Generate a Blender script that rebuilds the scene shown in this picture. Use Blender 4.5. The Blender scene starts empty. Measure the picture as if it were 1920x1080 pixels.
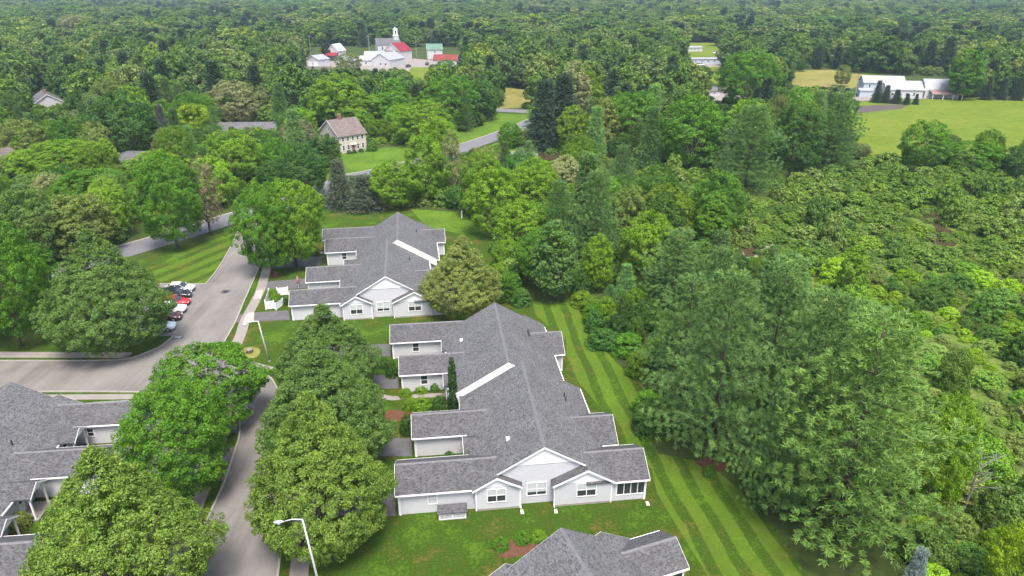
import bpy, bmesh, math, random
import numpy as np
from mathutils import Vector, Matrix

# ------------------------------------------------------------------ camera, sky, sun, exposure
SC = bpy.context.scene
COL = SC.collection
H_CAM, F_PX, Y_HOR = 46.0, 1290.6, -29.9          # metres, focal length and horizon row of the 1920 px photograph
PITCH = math.atan((540 - Y_HOR) / F_PX)
cam = bpy.data.objects.new('camera', bpy.data.cameras.new('camera'))
COL.objects.link(cam)
cam.location = (0, 0, H_CAM)
cam.rotation_euler = (math.pi / 2 - PITCH, 0, 0)
cam.data.sensor_width = 36.0
cam.data.lens = F_PX * 36.0 / 1920.0
cam.data.clip_start, cam.data.clip_end = 0.5, 9000
SC.camera = cam
SUN_EL, SUN_AZ = math.radians(66), math.radians(168)   # azimuth clockwise from +Y
world = bpy.data.worlds.new('World'); SC.world = world; world.use_nodes = True
wn = world.node_tree.nodes; wl = world.node_tree.links
sky = wn.new('ShaderNodeTexSky'); sky.sky_type = 'NISHITA'; sky.sun_disc = False
sky.sun_elevation = SUN_EL; sky.sun_rotation = SUN_AZ
sky.air_density = 1.0; sky.dust_density = 4.5; sky.ozone_density = 0.6
wl.new(sky.outputs[0], wn['Background'].inputs[0]); wn['Background'].inputs[1].default_value = 0.10
sd = bpy.data.lights.new('sun', 'SUN'); sd.energy = 1.5; sd.angle = math.radians(18); sd.color = (1.0, 0.95, 0.87)
sun = bpy.data.objects.new('sun', sd); COL.objects.link(sun)
sv = Vector((math.sin(SUN_AZ) * math.cos(SUN_EL), math.cos(SUN_AZ) * math.cos(SUN_EL), math.sin(SUN_EL)))
sun.rotation_euler = (-sv).to_track_quat('-Z', 'Y').to_euler()
sun.location = (0, 0, 300)
SC.view_settings.view_transform = 'Standard'; SC.view_settings.look = 'None'
SC.view_settings.exposure = 1.8; SC.view_settings.gamma = 1.0; SC.view_settings.use_curve_mapping = False
SC.render.engine = 'CYCLES'
SC.cycles.use_denoising = True
SC.cycles.max_bounces = 6; SC.cycles.diffuse_bounces = 2; SC.cycles.glossy_bounces = 2
SC.cycles.transmission_bounces = 3; SC.cycles.transparent_max_bounces = 4; SC.cycles.volume_bounces = 0
random.seed(7)
RNG = np.random.default_rng(11)

# ------------------------------------------------------------------ survey helpers (drone survey -> metres)
def ray(px, py):
    X, Y = px - 960, 540 - py
    return (X, F_PX * math.cos(PITCH) + Y * math.sin(PITCH), -F_PX * math.sin(PITCH) + Y * math.cos(PITCH))
def G(px, py, z=0.0):
    d = ray(px, py); t = (z - H_CAM) / d[2]
    return (d[0] * t, d[1] * t)
def proj(x, y, z):
    dz = z - H_CAM
    zc = y * math.cos(PITCH) - dz * math.sin(PITCH); yc = y * math.sin(PITCH) + dz * math.cos(PITCH)
    return 960 + F_PX * x / zc, 540 - F_PX * yc / zc, zc
def height_at(by, ty):
    y = G(960, by)[1]; d = ray(960, ty)
    return H_CAM + y * d[2] / d[1]
def inside(p, poly):
    x, y = p; c = False; n = len(poly)
    for i in range(n):
        x1, y1 = poly[i]; x2, y2 = poly[i - 1]
        if (y1 > y) != (y2 > y) and x < (x2 - x1) * (y - y1) / (y2 - y1) + x1: c = not c
    return c

# ------------------------------------------------------------------ objects
def tag(o, label=None, cat=None, group=None, kind=None):
    if label: o['label'] = label
    if cat: o['category'] = cat
    if group: o['group'] = group
    if kind: o['kind'] = kind
    return o
def empty(name, loc=(0, 0, 0), rz=0.0):
    o = bpy.data.objects.new(name, None); COL.objects.link(o)
    o.location = loc; o.rotation_euler = (0, 0, rz); o.empty_display_size = 0.5
    return o
def link(name, me, parent=None, loc=None):
    o = bpy.data.objects.new(name, me); COL.objects.link(o)
    if parent: o.parent = parent
    if loc: o.location = loc
    return o
class MB:
    def __init__(s): s.v, s.f = [], []
    def add(s, vs, fs):
        b = len(s.v); s.v += [tuple(v) for v in vs]; s.f += [tuple(i + b for i in f) for f in fs]; return s
    def box(s, x0, x1, y0, y1, z0, z1):
        return s.add([(x0,y0,z0),(x1,y0,z0),(x1,y1,z0),(x0,y1,z0),(x0,y0,z1),(x1,y0,z1),(x1,y1,z1),(x0,y1,z1)],
                     [(3,2,1,0),(4,5,6,7),(0,1,5,4),(1,2,6,5),(2,3,7,6),(3,0,4,7)])
    def prism_y(s, poly, y0, y1):          # poly in (x,z)
        n = len(poly)
        return s.add([(x, y0, z) for x, z in poly] + [(x, y1, z) for x, z in poly],
                     [tuple(range(n)), tuple(range(2*n-1, n-1, -1))] + [(i, i+n, (i+1) % n + n, (i+1) % n) for i in range(n)])
    def prism_x(s, poly, x0, x1):          # poly in (y,z)
        n = len(poly)
        return s.add([(x0, y, z) for y, z in poly] + [(x1, y, z) for y, z in poly],
                     [tuple(range(n)), tuple(range(2*n-1, n-1, -1))] + [(i, i+n, (i+1) % n + n, (i+1) % n) for i in range(n)])
    def prism_z(s, poly, z0, z1):
        n = len(poly)
        return s.add([(x, y, z0) for x, y in poly] + [(x, y, z1) for x, y in poly],
                     [tuple(range(n-1, -1, -1)), tuple(range(n, 2*n))] + [(i, (i+1) % n, (i+1) % n + n, i+n) for i in range(n)])
    def sheet(s, poly, z):
        return s.add([(x, y, z) for x, y in poly], [tuple(range(len(poly)))])
    def tube(s, pts, rads, n=7, cap=True):
        b = []
        for k, p in enumerate(pts):
            p = Vector(p); a = Vector(pts[max(0, k-1)]); c = Vector(pts[min(len(pts)-1, k+1)])
            d = (c - a).normalized(); r = d.orthogonal().normalized(); q = d.cross(r)
            for i in range(n):
                t = 2*math.pi*i/n; b.append(tuple(p + (r*math.cos(t) + q*math.sin(t))*rads[k]))
        fs = [(k*n+i, k*n+(i+1) % n, (k+1)*n+(i+1) % n, (k+1)*n+i) for k in range(len(pts)-1) for i in range(n)]
        if cap: fs += [tuple(range(n-1, -1, -1)), tuple((len(pts)-1)*n+i for i in range(n))]
        return s.add(b, fs)
    def disc_cyl(s, c, axis, r, w, n=16):  # cylinder centred at c along axis ('x','y','z')
        ax = {'x': Vector((1,0,0)), 'y': Vector((0,1,0)), 'z': Vector((0,0,1))}[axis]
        c = Vector(c); return s.tube([c - ax*w/2, c + ax*w/2], [r, r], n)
    def mesh(s, name, mat, smooth=False):
        me = bpy.data.meshes.new(name); me.from_pydata(s.v, [], s.f)
        bm = bmesh.new(); bm.from_mesh(me); bmesh.ops.recalc_face_normals(bm, faces=bm.faces); bm.to_mesh(me); bm.free()
        if mat: me.materials.append(mat)
        if smooth: me.polygons.foreach_set('use_smooth', [True]*len(me.polygons))
        return me
    def build(s, name, mat, parent=None, smooth=False, kind=None):
        o = link(name, s.mesh(name, mat, smooth), parent)
        if kind: o['kind'] = kind
        return o
def ribbon(line, width, side=0.0):
    """left and right borders of a polyline; side shifts it sideways"""
    P = [Vector((a, b)) for a, b in line]; L, R = [], []
    for i, p in enumerate(P):
        a = P[max(0, i-1)]; c = P[min(len(P)-1, i+1)]; d = (c - a).normalized(); n = Vector((-d.y, d.x))
        L.append(tuple(p + n*(width/2 + side))); R.append(tuple(p + n*(side - width/2)))
    return L, R
def smooth_line(pts, n=5):
    out = []; P = [Vector(p) for p in pts]
    for i in range(len(P)-1):
        p0 = P[max(0, i-1)]; p1 = P[i]; p2 = P[i+1]; p3 = P[min(len(P)-1, i+2)]
        for k in range(n):
            t = k/n
            out.append(tuple(0.5*((2*p1) + (p2-p0)*t + (2*p0-5*p1+4*p2-p3)*t*t + (3*p1-p0-3*p2+p3)*t**3)))
    out.append(tuple(P[-1])); return out
def strip(line, width, z0, z1):
    L, R = ribbon(line, width); m = MB(); n = len(L)
    vs = [(x, y, z1) for x, y in L] + [(x, y, z1) for x, y in R] + [(x, y, z0) for x, y in L] + [(x, y, z0) for x, y in R]
    fs = []
    for i in range(n-1):
        fs += [(i, i+n, i+n+1, i+1), (i, i+1, i+1+2*n, i+2*n), (i+n, i+3*n, i+1+3*n, i+1+n)]
    fs += [(0, 2*n, 3*n, n), (n-1, 2*n-1, 4*n-1, 3*n-1)]
    return m.add(vs, fs)

# ------------------------------------------------------------------ materials
class NT:
    def __init__(s, name):
        s.m = bpy.data.materials.new(name); s.m.use_nodes = True
        s.n = s.m.node_tree.nodes; s.l = s.m.node_tree.links
        s.b = s.n['Principled BSDF']; s.out = s.n['Material Output']
    def new(s, t, **kw):
        x = s.n.new('ShaderNode' + t)
        for k, v in kw.items(): setattr(x, k, v)
        return x
    def val(s, sock, v):
        if hasattr(v, 'is_linked') or hasattr(v, 'node'): s.l.new(v, sock)
        else: sock.default_value = v
    def coord(s, kind='Object'):
        return s.new('TexCoord').outputs[kind]
    def mapping(s, vec, scale=(1,1,1), rot=(0,0,0)):
        m = s.new('Mapping'); s.l.new(vec, m.inputs[0]); m.inputs['Scale'].default_value = scale; m.inputs['Rotation'].default_value = rot
        return m.outputs[0]
    def noise(s, vec, scale, detail=4, rough=0.55, dist=0.0):
        t = s.new('TexNoise'); s.l.new(vec, t.inputs['Vector']); t.inputs['Scale'].default_value = scale
        t.inputs['Detail'].default_value = detail; t.inputs['Roughness'].default_value = rough; t.inputs['Distortion'].default_value = dist
        return t.outputs['Fac']
    def voro(s, vec, scale, out='Color'):
        t = s.new('TexVoronoi'); s.l.new(vec, t.inputs['Vector']); t.inputs['Scale'].default_value = scale
        return t.outputs[out]
    def math(s, op, a, b=0.0, c=0.0):
        m = s.new('Math', operation=op); s.val(m.inputs[0], a); s.val(m.inputs[1], b); s.val(m.inputs[2], c); return m.outputs[0]
    def ramp(s, fac, stops):
        r = s.new('ValToRGB'); s.l.new(fac, r.inputs[0]); e = r.color_ramp.elements
        while len(e) < len(stops): e.new(0.5)
        for k, (p, c) in enumerate(stops):
            e[k].position = p; e[k].color = (*c, 1) if len(c) == 3 else c
        return r.outputs[0]
    def mix(s, fac, a, b, blend='MIX'):
        m = s.new('MixRGB', blend_type=blend); s.val(m.inputs[0], fac)
        for k, v in ((1, a), (2, b)):
            if isinstance(v, tuple): m.inputs[k].default_value = (*v, 1) if len(v) == 3 else v
            else: s.l.new(v, m.inputs[k])
        return m.outputs[0]
    def bump(s, height, strength=0.3, dist=0.05):
        b = s.new('Bump'); b.inputs['Strength'].default_value = strength; b.inputs['Distance'].default_value = dist
        s.l.new(height, b.inputs['Height']); s.l.new(b.outputs[0], s.b.inputs['Normal'])
    def color(s, c):
        if isinstance(c, tuple): s.b.inputs['Base Color'].default_value = (*c, 1)
        else: s.l.new(c, s.b.inputs['Base Color'])
    def fin(s, rough=0.8, spec=0.3, metal=0.0):
        s.b.inputs['Roughness'].default_value = rough; s.b.inputs['Specular IOR Level'].default_value = spec
        s.b.inputs['Metallic'].default_value = metal
        return s.m
def sc3(c, k): return tuple(min(1.0, x*k) for x in c)
def m_plain(name, c, rough=0.6, var=0.12, scale=3.0, spec=0.3, metal=0.0, bump=0.0):
    t = NT(name); v = t.coord(); f = t.noise(v, scale, 5, 0.65)
    t.color(t.ramp(f, [(0.3, sc3(c, 1-var)), (0.7, sc3(c, 1+var))]))
    if bump: t.bump(f, bump, 0.05)
    return t.fin(rough, spec, metal)
def m_shingle(name, a, b, stain=0.0):
    t = NT(name); v = t.coord()
    cells = t.voro(t.mapping(v, (5.5, 5.5, 14.0)), 1.0)
    s = t.new('SeparateColor'); t.l.new(cells, s.inputs[0])
    fine = t.noise(v, 9.0, 3, 0.7)
    big = t.noise(v, 0.35, 4, 0.6)
    f = t.math('ADD', t.math('MULTIPLY', s.outputs[0], 0.55), t.math('MULTIPLY', fine, 0.6))
    c = t.ramp(f, [(0.2, sc3(a, 0.85)), (0.6, tuple((p+q)/2 for p, q in zip(a, b))), (1.0, b)])
    c = t.mix(t.math('MULTIPLY', t.ramp(big, [(0.4, (0,0,0)), (0.65, (1,1,1))]), 0.28), c, sc3(a, 1.0))
    run = t.noise(t.mapping(v, (1.6, 1.6, 0.25)), 1.0, 4, 0.65)
    c = t.mix(t.math('MULTIPLY', t.ramp(run, [(0.48, (0,0,0)), (0.68, (1,1,1))]), 0.12), c, sc3(b, 1.15))
    if stain:
        st = t.noise(t.mapping(v, (1.1, 1.1, 0.35)), 1.0, 5, 0.7)
        c = t.mix(t.math('MULTIPLY', t.ramp(st, [(0.42, (0,0,0)), (0.66, (1,1,1))]), stain), c, (0.055, 0.055, 0.058))
    t.color(c)
    z = t.new('SeparateXYZ'); t.l.new(v, z.inputs[0])
    saw = t.math('FRACT', t.math('MULTIPLY', z.outputs[2], 11.0))
    t.bump(t.math('ADD', saw, t.math('MULTIPLY', s.outputs[0], 0.8)), 0.35, 0.03)
    return t.fin(0.92, 0.15)
def m_siding(name, c, period=0.13, dirt=0.08):
    t = NT(name); v = t.coord(); z = t.new('SeparateXYZ'); t.l.new(v, z.inputs[0])
    saw = t.math('FRACT', t.math('MULTIPLY', z.outputs[2], 1.0/period))
    f = t.noise(t.mapping(v, (1, 1, 2.0)), 0.9, 5, 0.65)
    cc = t.ramp(f, [(0.3, sc3(c, 1-dirt)), (0.7, c)])
    groove = t.math('LESS_THAN', saw, 0.10)
    t.color(t.mix(t.math('MULTIPLY', groove, 0.22), cc, sc3(c, 0.62)))
    t.bump(saw, 0.5, 0.02)
    return t.fin(0.55, 0.3)
def m_ground(name, stops, scale, scale2=None, rough=0.95, bump=0.25):
    t = NT(name); v = t.coord(); f = t.noise(v, scale, 8, 0.65)
    if scale2:
        g = t.noise(v, scale2, 5, 0.6); f = t.math('ADD', t.math('MULTIPLY', f, 0.5), t.math('MULTIPLY', g, 0.5))
    t.color(t.ramp(f, stops)); t.bump(f, bump, 0.15)
    return t.fin(rough, 0.1)
def m_lawn(name, yaw=None, period=2.9, bend=0.0, amt=0.6):
    t = NT(name); v = t.coord()
    f = t.noise(v, 0.20, 8, 0.7); fine = t.noise(v, 3.2, 6, 0.8)
    mixf = t.math('ADD', t.math('MULTIPLY', f, 0.6), t.math('MULTIPLY', fine, 0.4))
    c = t.ramp(mixf, [(0.40, (0.105, 0.088, 0.020)), (0.455, (0.052, 0.076, 0.009)), (0.50, (0.026, 0.062, 0.005)), (0.54, (0.042, 0.090, 0.007)), (0.60, (0.070, 0.128, 0.010))])
    if yaw is not None:
        s = t.new('SeparateXYZ'); t.l.new(v, s.inputs[0]); a = math.radians(yaw)
        x, y = s.outputs[0], s.outputs[1]
        d = t.math('ADD', t.math('MULTIPLY', x, math.cos(a)), t.math('MULTIPLY', y, math.sin(a)))
        if bend: d = t.math('ADD', d, t.math('MULTIPLY', t.math('MULTIPLY', y, y), bend))
        wob = t.math('ADD', t.math('MULTIPLY', t.noise(v, 0.10, 2), 1.3), t.math('MULTIPLY', t.noise(v, 2.2, 4, 0.7), 0.22))
        w = t.math('SINE', t.math('MULTIPLY', t.math('ADD', d, wob), 2*math.pi/period))
        band = t.math('MULTIPLY_ADD', w, 2.0, 0.42); band.node.use_clamp = True
        rim = t.math('POWER', t.math('SUBTRACT', 1.0, t.math('ABSOLUTE', t.math('ADD', w, 0.05))), 5.0)
        w = t.math('ADD', t.math('MULTIPLY', band, 0.62), t.math('MULTIPLY', rim, 0.5))
        fac = t.math('MULTIPLY', w, t.math('MULTIPLY', t.math('ADD', t.noise(v, 0.6, 5, 0.7), 0.38), amt)); fac.node.use_clamp = True
        c = t.mix(fac, c, (0.108, 0.178, 0.016))
    t.color(c); t.bump(fine, 0.9, 0.15)
    return t.fin(0.95, 0.1)
def m_leaf(name, trans=0.28, objcol=True, stops=None, hue_var=0.02, val_var=1.0):
    t = NT(name)
    geo = t.new('NewGeometry'); oi = t.new('ObjectInfo')
    base = oi.outputs['Color'] if objcol else t.ramp(oi.outputs['Random'], stops)
    hsv = t.new('HueSaturation'); t.l.new(base, hsv.inputs['Color'])
    isl = geo.outputs['Random Per Island']
    clump = t.noise(t.coord(), 0.55, 2, 0.5)
    t.l.new(t.math('ADD', t.math('MULTIPLY_ADD', isl, hue_var, 0.5 - hue_var*0.75), t.math('MULTIPLY_ADD', clump, -0.03, 0.015)), hsv.inputs['Hue'])
    hsv.inputs['Saturation'].default_value = 1.0
    r2 = t.math('FRACT', t.math('MULTIPLY', isl, 37.7))
    t.l.new(t.math('ADD', t.math('MULTIPLY_ADD', r2, val_var, 1.0 - val_var*0.5), t.math('MULTIPLY_ADD', clump, 0.9, -0.45)), hsv.inputs['Value'])
    c = hsv.outputs[0]
    d = t.new('BsdfDiffuse'); t.l.new(c, d.inputs[0])
    tr = t.new('BsdfTranslucent'); t.l.new(t.mix(1.0, c, (1.25, 1.35, 0.6), 'MULTIPLY'), tr.inputs[0])
    g = t.new('BsdfGlossy'); g.inputs['Roughness'].default_value = 0.45; g.inputs[0].default_value = (0.9, 0.95, 1, 1)
    m1 = t.new('MixShader'); m1.inputs[0].default_value = trans; t.l.new(d.outputs[0], m1.inputs[1]); t.l.new(tr.outputs[0], m1.inputs[2])
    m2 = t.new('MixShader'); m2.inputs[0].default_value = 0.008; t.l.new(m1.outputs[0], m2.inputs[1]); t.l.new(g.outputs[0], m2.inputs[2])
    t.l.new(m2.outputs[0], t.out.inputs[0]); t.n.remove(t.b)
    return t.m
M = {}
M['shingle'] = m_shingle('grey_shingle', (0.050, 0.0515, 0.055), (0.172, 0.176, 0.184))
M['shingle_old'] = m_shingle('weathered_grey_shingle', (0.040, 0.0405, 0.044), (0.138, 0.140, 0.147), 0.36)
M['cap'] = m_plain('ridge_cap_shingle', (0.13, 0.13, 0.14), 0.9, 0.3, 6)
M['siding'] = m_siding('white_vinyl_siding', (0.535, 0.54, 0.575))
M['trim'] = m_plain('white_trim_paint', (0.74, 0.74, 0.75), 0.5, 0.04, 2)
M['glass'] = m_plain('window_glass', (0.035, 0.042, 0.048), 0.08, 0.3, 1.5, 0.6)
M['blind'] = m_plain('white_window_blind', (0.42, 0.45, 0.46), 0.35, 0.1, 8, 0.5)
M['asphalt'] = None
t = NT('old_asphalt'); v = t.coord(); f1 = t.noise(v, 0.12, 5, 0.6); f2 = t.noise(v, 14.0, 3, 0.8)
streak = t.noise(t.mapping(v, (0.55, 0.05, 1), (0, 0, math.radians(12))), 1.0, 4, 0.6)
fa = t.math('ADD', t.math('MULTIPLY', f1, 0.4), t.math('ADD', t.math('MULTIPLY', streak, 0.35), t.math('MULTIPLY', f2, 0.25)))
ca = t.ramp(fa, [(0.40, (0.112, 0.104, 0.098)), (0.47, (0.146, 0.137, 0.129)), (0.53, (0.165, 0.155, 0.147)), (0.62, (0.200, 0.189, 0.180))])
cr = t.new('TexVoronoi', feature='DISTANCE_TO_EDGE'); t.l.new(t.mapping(t.mix(0.12, v, t.new('TexNoise').outputs['Color']), (0.10, 0.17, 1)), cr.inputs['Vector']); cr.inputs['Scale'].default_value = 1.0
crk = t.math('LESS_THAN', cr.outputs['Distance'], 0.006)
t.color(t.mix(t.math('MULTIPLY', crk, 0.30), ca, (0.10, 0.09, 0.09))); t.bump(f2, 0.25, 0.02); M['asphalt'] = t.fin(0.9, 0.2)
M['asphalt_dark'] = m_ground('dark_asphalt', [(0.35, (0.075, 0.075, 0.080)), (0.65, (0.125, 0.122, 0.125))], 0.8, 9)
M['road_far'] = m_ground('grey_road_asphalt', [(0.35, (0.115, 0.115, 0.128)), (0.65, (0.165, 0.165, 0.178))], 0.3, 6)
M['concrete'] = m_ground('concrete', [(0.3, (0.17, 0.155, 0.142)), (0.7, (0.26, 0.24, 0.22))], 0.7, 8)
M['concrete_new'] = m_ground('pale_concrete', [(0.3, (0.29, 0.25, 0.235)), (0.7, (0.39, 0.34, 0.325))], 0.9, 8)
M['kerb'] = m_ground('kerb_concrete', [(0.3, (0.21, 0.20, 0.17)), (0.7, (0.33, 0.31, 0.27))], 0.9, 8)
M['lawn'] = m_lawn('mown_lawn')
M['lawn_stripe'] = m_lawn('striped_lawn', 14.5, 2.5, -0.0009, 0.86)
M['lawn_stripe2'] = m_lawn('striped_verge', -26, 3.6, 0, 0.75)
M['meadow'] = m_ground('rough_grass', [(0.38, (0.045, 0.088, 0.010)), (0.5, (0.070, 0.135, 0.012)), (0.62, (0.105, 0.175, 0.018))], 0.12, 1.5)
M['field'] = m_ground('hay_field', [(0.38, (0.070, 0.118, 0.011)), (0.5, (0.100, 0.145, 0.012)), (0.62, (0.145, 0.160, 0.022))], 0.03, 0.35)
M['gold'] = m_ground('dry_grass', [(0.36, (0.11, 0.115, 0.028)), (0.5, (0.17, 0.16, 0.042)), (0.64, (0.22, 0.20, 0.07))], 0.05, 0.5)
M['floor'] = m_ground('woodland_floor', [(0.3, (0.022, 0.03, 0.010)), (0.5, (0.04, 0.06, 0.014)), (0.7, (0.065, 0.10, 0.02))], 0.08, 1.2)
M['marsh'] = m_ground('marsh_ground', [(0.38, (0.070, 0.066, 0.026)), (0.47, (0.070, 0.105, 0.022)), (0.54, (0.095, 0.150, 0.024)), (0.62, (0.135, 0.150, 0.050))], 0.15, 1.4)
M['mulch'] = m_ground('bark_mulch', [(0.35, (0.070, 0.032, 0.018)), (0.65, (0.140, 0.070, 0.042))], 2.5, 14)
M['soil'] = m_ground('tilled_soil', [(0.3, (0.05, 0.04, 0.034)), (0.7, (0.12, 0.10, 0.09))], 0.5, 3)
M['gravel'] = m_ground('gravel', [(0.3, (0.16, 0.145, 0.135)), (0.7, (0.27, 0.245, 0.23))], 0.4, 5)
M['sand'] = m_ground('pale_bank', [(0.3, (0.15, 0.14, 0.11)), (0.7, (0.28, 0.26, 0.23))], 0.5, 5)
t = NT('brown_water'); t.color(t.ramp(t.noise(t.coord(), 0.4, 3), [(0.3, (0.042, 0.028, 0.017)), (0.7, (0.070, 0.046, 0.028))]))
t.bump(t.noise(t.coord(), 3.0, 3), 0.08, 0.02); M['water'] = t.fin(0.05, 1.0)
M['bark'] = m_plain('bark', (0.075, 0.06, 0.048), 0.95, 0.4, 4, 0.1, 0, 0.5)
M['bark_pale'] = m_plain('pale_bark', (0.20, 0.19, 0.175), 0.9, 0.3, 3, 0.1, 0, 0.3)
M['leaf'] = m_leaf('leaf')
M['needle'] = m_leaf('needle', 0.10, True, None, 0.02, 0.6)
DEC = [(0.0, (0.046, 0.105, 0.022)), (0.2, (0.066, 0.140, 0.022)), (0.4, (0.084, 0.165, 0.026)), (0.6, (0.112, 0.195, 0.028)), (0.75, (0.070, 0.130, 0.034)), (0.88, (0.140, 0.195, 0.060)), (1.0, (0.165, 0.240, 0.026))]
CON = [(0.0, (0.036, 0.076, 0.034)), (1.0, (0.064, 0.112, 0.046))]
SHR = [(0.0, (0.076, 0.158, 0.028)), (0.3, (0.105, 0.200, 0.030)), (0.55, (0.125, 0.232, 0.026)), (0.8, (0.145, 0.215, 0.052)), (1.0, (0.160, 0.280, 0.022))]
M['leaf_far'] = m_leaf('leaf_far', 0.25, False, DEC)
M['needle_far'] = m_leaf('needle_far', 0.1, False, CON)
M['leaf_shrub'] = m_leaf('leaf_shrub', 0.28, False, SHR)
M['metal'] = m_plain('galvanised_metal', (0.55, 0.57, 0.58), 0.45, 0.08, 4, 0.5, 0.3)
M['wood_pole'] = m_plain('grey_wood_pole', (0.25, 0.23, 0.21), 0.9, 0.2, 2)
M['black'] = m_plain('black_plastic', (0.018, 0.018, 0.02), 0.6, 0.2, 4)
M['rubber'] = m_plain('tyre_rubber', (0.02, 0.02, 0.02), 0.85, 0.2, 5)
M['rim'] = m_plain('alloy_rim', (0.45, 0.46, 0.48), 0.35, 0.1, 5, 0.5, 0.6)
M['lamp_red'] = m_plain('tail_lamp', (0.35, 0.01, 0.01), 0.25, 0.1, 4)
M['lamp_clear'] = m_plain('head_lamp', (0.75, 0.78, 0.8), 0.15, 0.05, 4, 0.6)
M['cream'] = m_siding('cream_clapboard', (0.50, 0.46, 0.39), 0.15, 0.06)
M['white_sd'] = m_siding('white_clapboard', (0.48, 0.48, 0.495), 0.18, 0.08)
M['blue_sd'] = m_siding('pale_blue_siding', (0.40, 0.45, 0.50), 0.18, 0.06)
M['brown_roof'] = m_shingle('brown_shingle', (0.085, 0.068, 0.062), (0.215, 0.178, 0.165))
M['metal_roof'] = m_plain('pale_metal_roof', (0.27, 0.285, 0.31), 0.6, 0.15, 0.4, 0.3, 0.1)
M['red_roof'] = m_plain('red_metal_roof', (0.19, 0.020, 0.030), 0.6, 0.25, 0.5)
M['rust_roof'] = m_plain('rusty_red_roof', (0.17, 0.030, 0.024), 0.7, 0.4, 0.35)
M['green_roof'] = m_plain('green_metal_roof', (0.085, 0.165, 0.125), 0.6, 0.2, 0.5)
M['brick'] = m_plain('chimney_brick', (0.22, 0.10, 0.075), 0.9, 0.3, 6)
M['teal'] = m_plain('teal_paint', (0.25, 0.48, 0.50), 0.5)
M['red_cloth'] = m_plain('red_cloth', (0.45, 0.04, 0.06), 0.8)
M['blue_cloth'] = m_plain('blue_cloth', (0.03, 0.05, 0.20), 0.8)
M['pink'] = m_plain('faded_pink_canvas', (0.30, 0.14, 0.15), 0.85)
def m_paint(name, c):
    t = NT(name); t.color(t.ramp(t.noise(t.coord(), 1.2, 3), [(0.3, sc3(c, 0.93)), (0.7, c)])); t.b.inputs['Coat Weight'].default_value = 0.6
    return t.fin(0.3, 0.5)

# ------------------------------------------------------------------ terrain, roads, lawns
def hill(x, y):
    k = max(0.0, min(1.0, (y - 900) / 1500.0)); k = k*k*(3-2*k)
    return k * (16 + 9*math.sin(x*0.0031 + 0.6) + 7*math.sin(x*0.0072 + y*0.0013) + 22*max(0, (y-2200)/1800.0))
xs = np.concatenate([np.linspace(-4200, -900, 12), np.linspace(-800, 800, 33), np.linspace(900, 4200, 12)])
ys = np.concatenate([np.linspace(-400, 800, 13), np.linspace(900, 4600, 38)])
m = MB()
m.v = [(float(x), float(y), hill(x, y)) for y in ys for x in xs]
nx = len(xs)
m.f = [(j*nx+i, j*nx+i+1, (j+1)*nx+i+1, (j+1)*nx+i) for j in range(len(ys)-1) for i in range(nx-1)]
m.build('ground', M['floor'], None, True, 'structure')
def PG(pts): return [G(*p) for p in pts]
def sheet(name, poly, z, mat):
    return MB().sheet(poly, z).build(name, mat, None, False, 'structure')
LAWN_PX = [(-260,1330),(-200,900),(-200,640),(-100,575),(120,545),(240,500),(262,486),(450,426),(560,392),(630,384),(720,388),(870,402),(912,428),(932,470),(925,560),
           (1005,578),(1095,577),(1122,640),(1160,682),(1207,720),(1198,790),(1235,850),(1330,868),(1400,928),(1450,985),(1518,1085),(1640,1330)]
EAST_PX = [(985,566),(1093,560),(1120,641),(1158,683),(1205,721),(1196,790),(1233,851),(1328,869),(1398,929),(1448,986),(1516,1085),(1630,1320),
           (1390,1320),(1330,1085),(1268,985),(1232,925),(1222,880),(1170,830),(1130,770),(1062,690),(1062,640),(1030,612),(1000,588)]
VERGE_PX = [(245,512),(300,497),(345,466),(437,437),(440,452),(411,500),(386,531),(300,532),(262,535)]
sheet('lawn', PG(LAWN_PX), 0.006, M['lawn'])
sheet('lawn', PG(EAST_PX), 0.012, M['lawn_stripe'])
sheet('lawn', PG(VERGE_PX), 0.012, M['lawn_stripe2'])
MARSH_PX = [(1020,285),(1060,300),(1330,330),(1600,298),(1990,335),(2300,500),(2500,1300),(1900,1300),(1720,1080),(1620,850),(1540,640),(1420,480),(1300,440),(1180,405),(1050,330)]
sheet('marsh', PG(MARSH_PX), 0.006, M['marsh'])
FIELD_PX = [(1560,250),(1598,212),(1615,190),(1700,187),(1800,183),(2200,178),(2300,310),(1900,312),(1780,305),(1620,295)]
sheet('hay_field', PG(FIELD_PX), 0.010, M['field'])
sheet('hay_field', PG([(1478,170),(1480,132),(1560,131),(1600,138),(1660,142),(1600,165),(1560,175)]), 0.010, M['gold'])
sheet('garden_plot', PG([(1596,215),(1606,199),(1660,196),(1704,197),(1690,204),(1640,209)]), 0.018, M['soil'])
sheet('farm_drive', PG([(1598,182),(1640,180),(1700,176),(1790,178),(1790,184),(1700,186),(1600,190)]), 0.018, M['gravel'])
sheet('meadow', PG([(925,162),(1000,170),(1010,200),(930,204),(870,205)]), 0.010, M['gold'])
sheet('meadow', PG([(830,240),(935,212),(990,216),(985,232),(940,244),(870,268),(780,292),(700,310),(660,318),(690,295),(780,272)]), 0.010, M['meadow'])
sheet('meadow', PG([(870,290),(930,268),(960,268),(1020,284),(1045,300),(990,320),(870,330),(780,345),(740,372),(700,380),(640,376),(700,340),(800,312)]), 0.010, M['meadow'])
sheet('meadow', PG([(770,392),(860,398),(920,430),(870,440),(800,425)]), 0.016, M['meadow'])
sheet('village_yard', PG([(570,132),(575,118),(640,112),(760,108),(800,112),(870,118),(860,132),(815,132),(770,128),(760,150),(690,152),(600,140)]), 0.010, M['gravel'])
sheet('village_yard', PG([(758,150),(772,126),(815,126),(830,160),(800,165)]), 0.016, M['field'])
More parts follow.
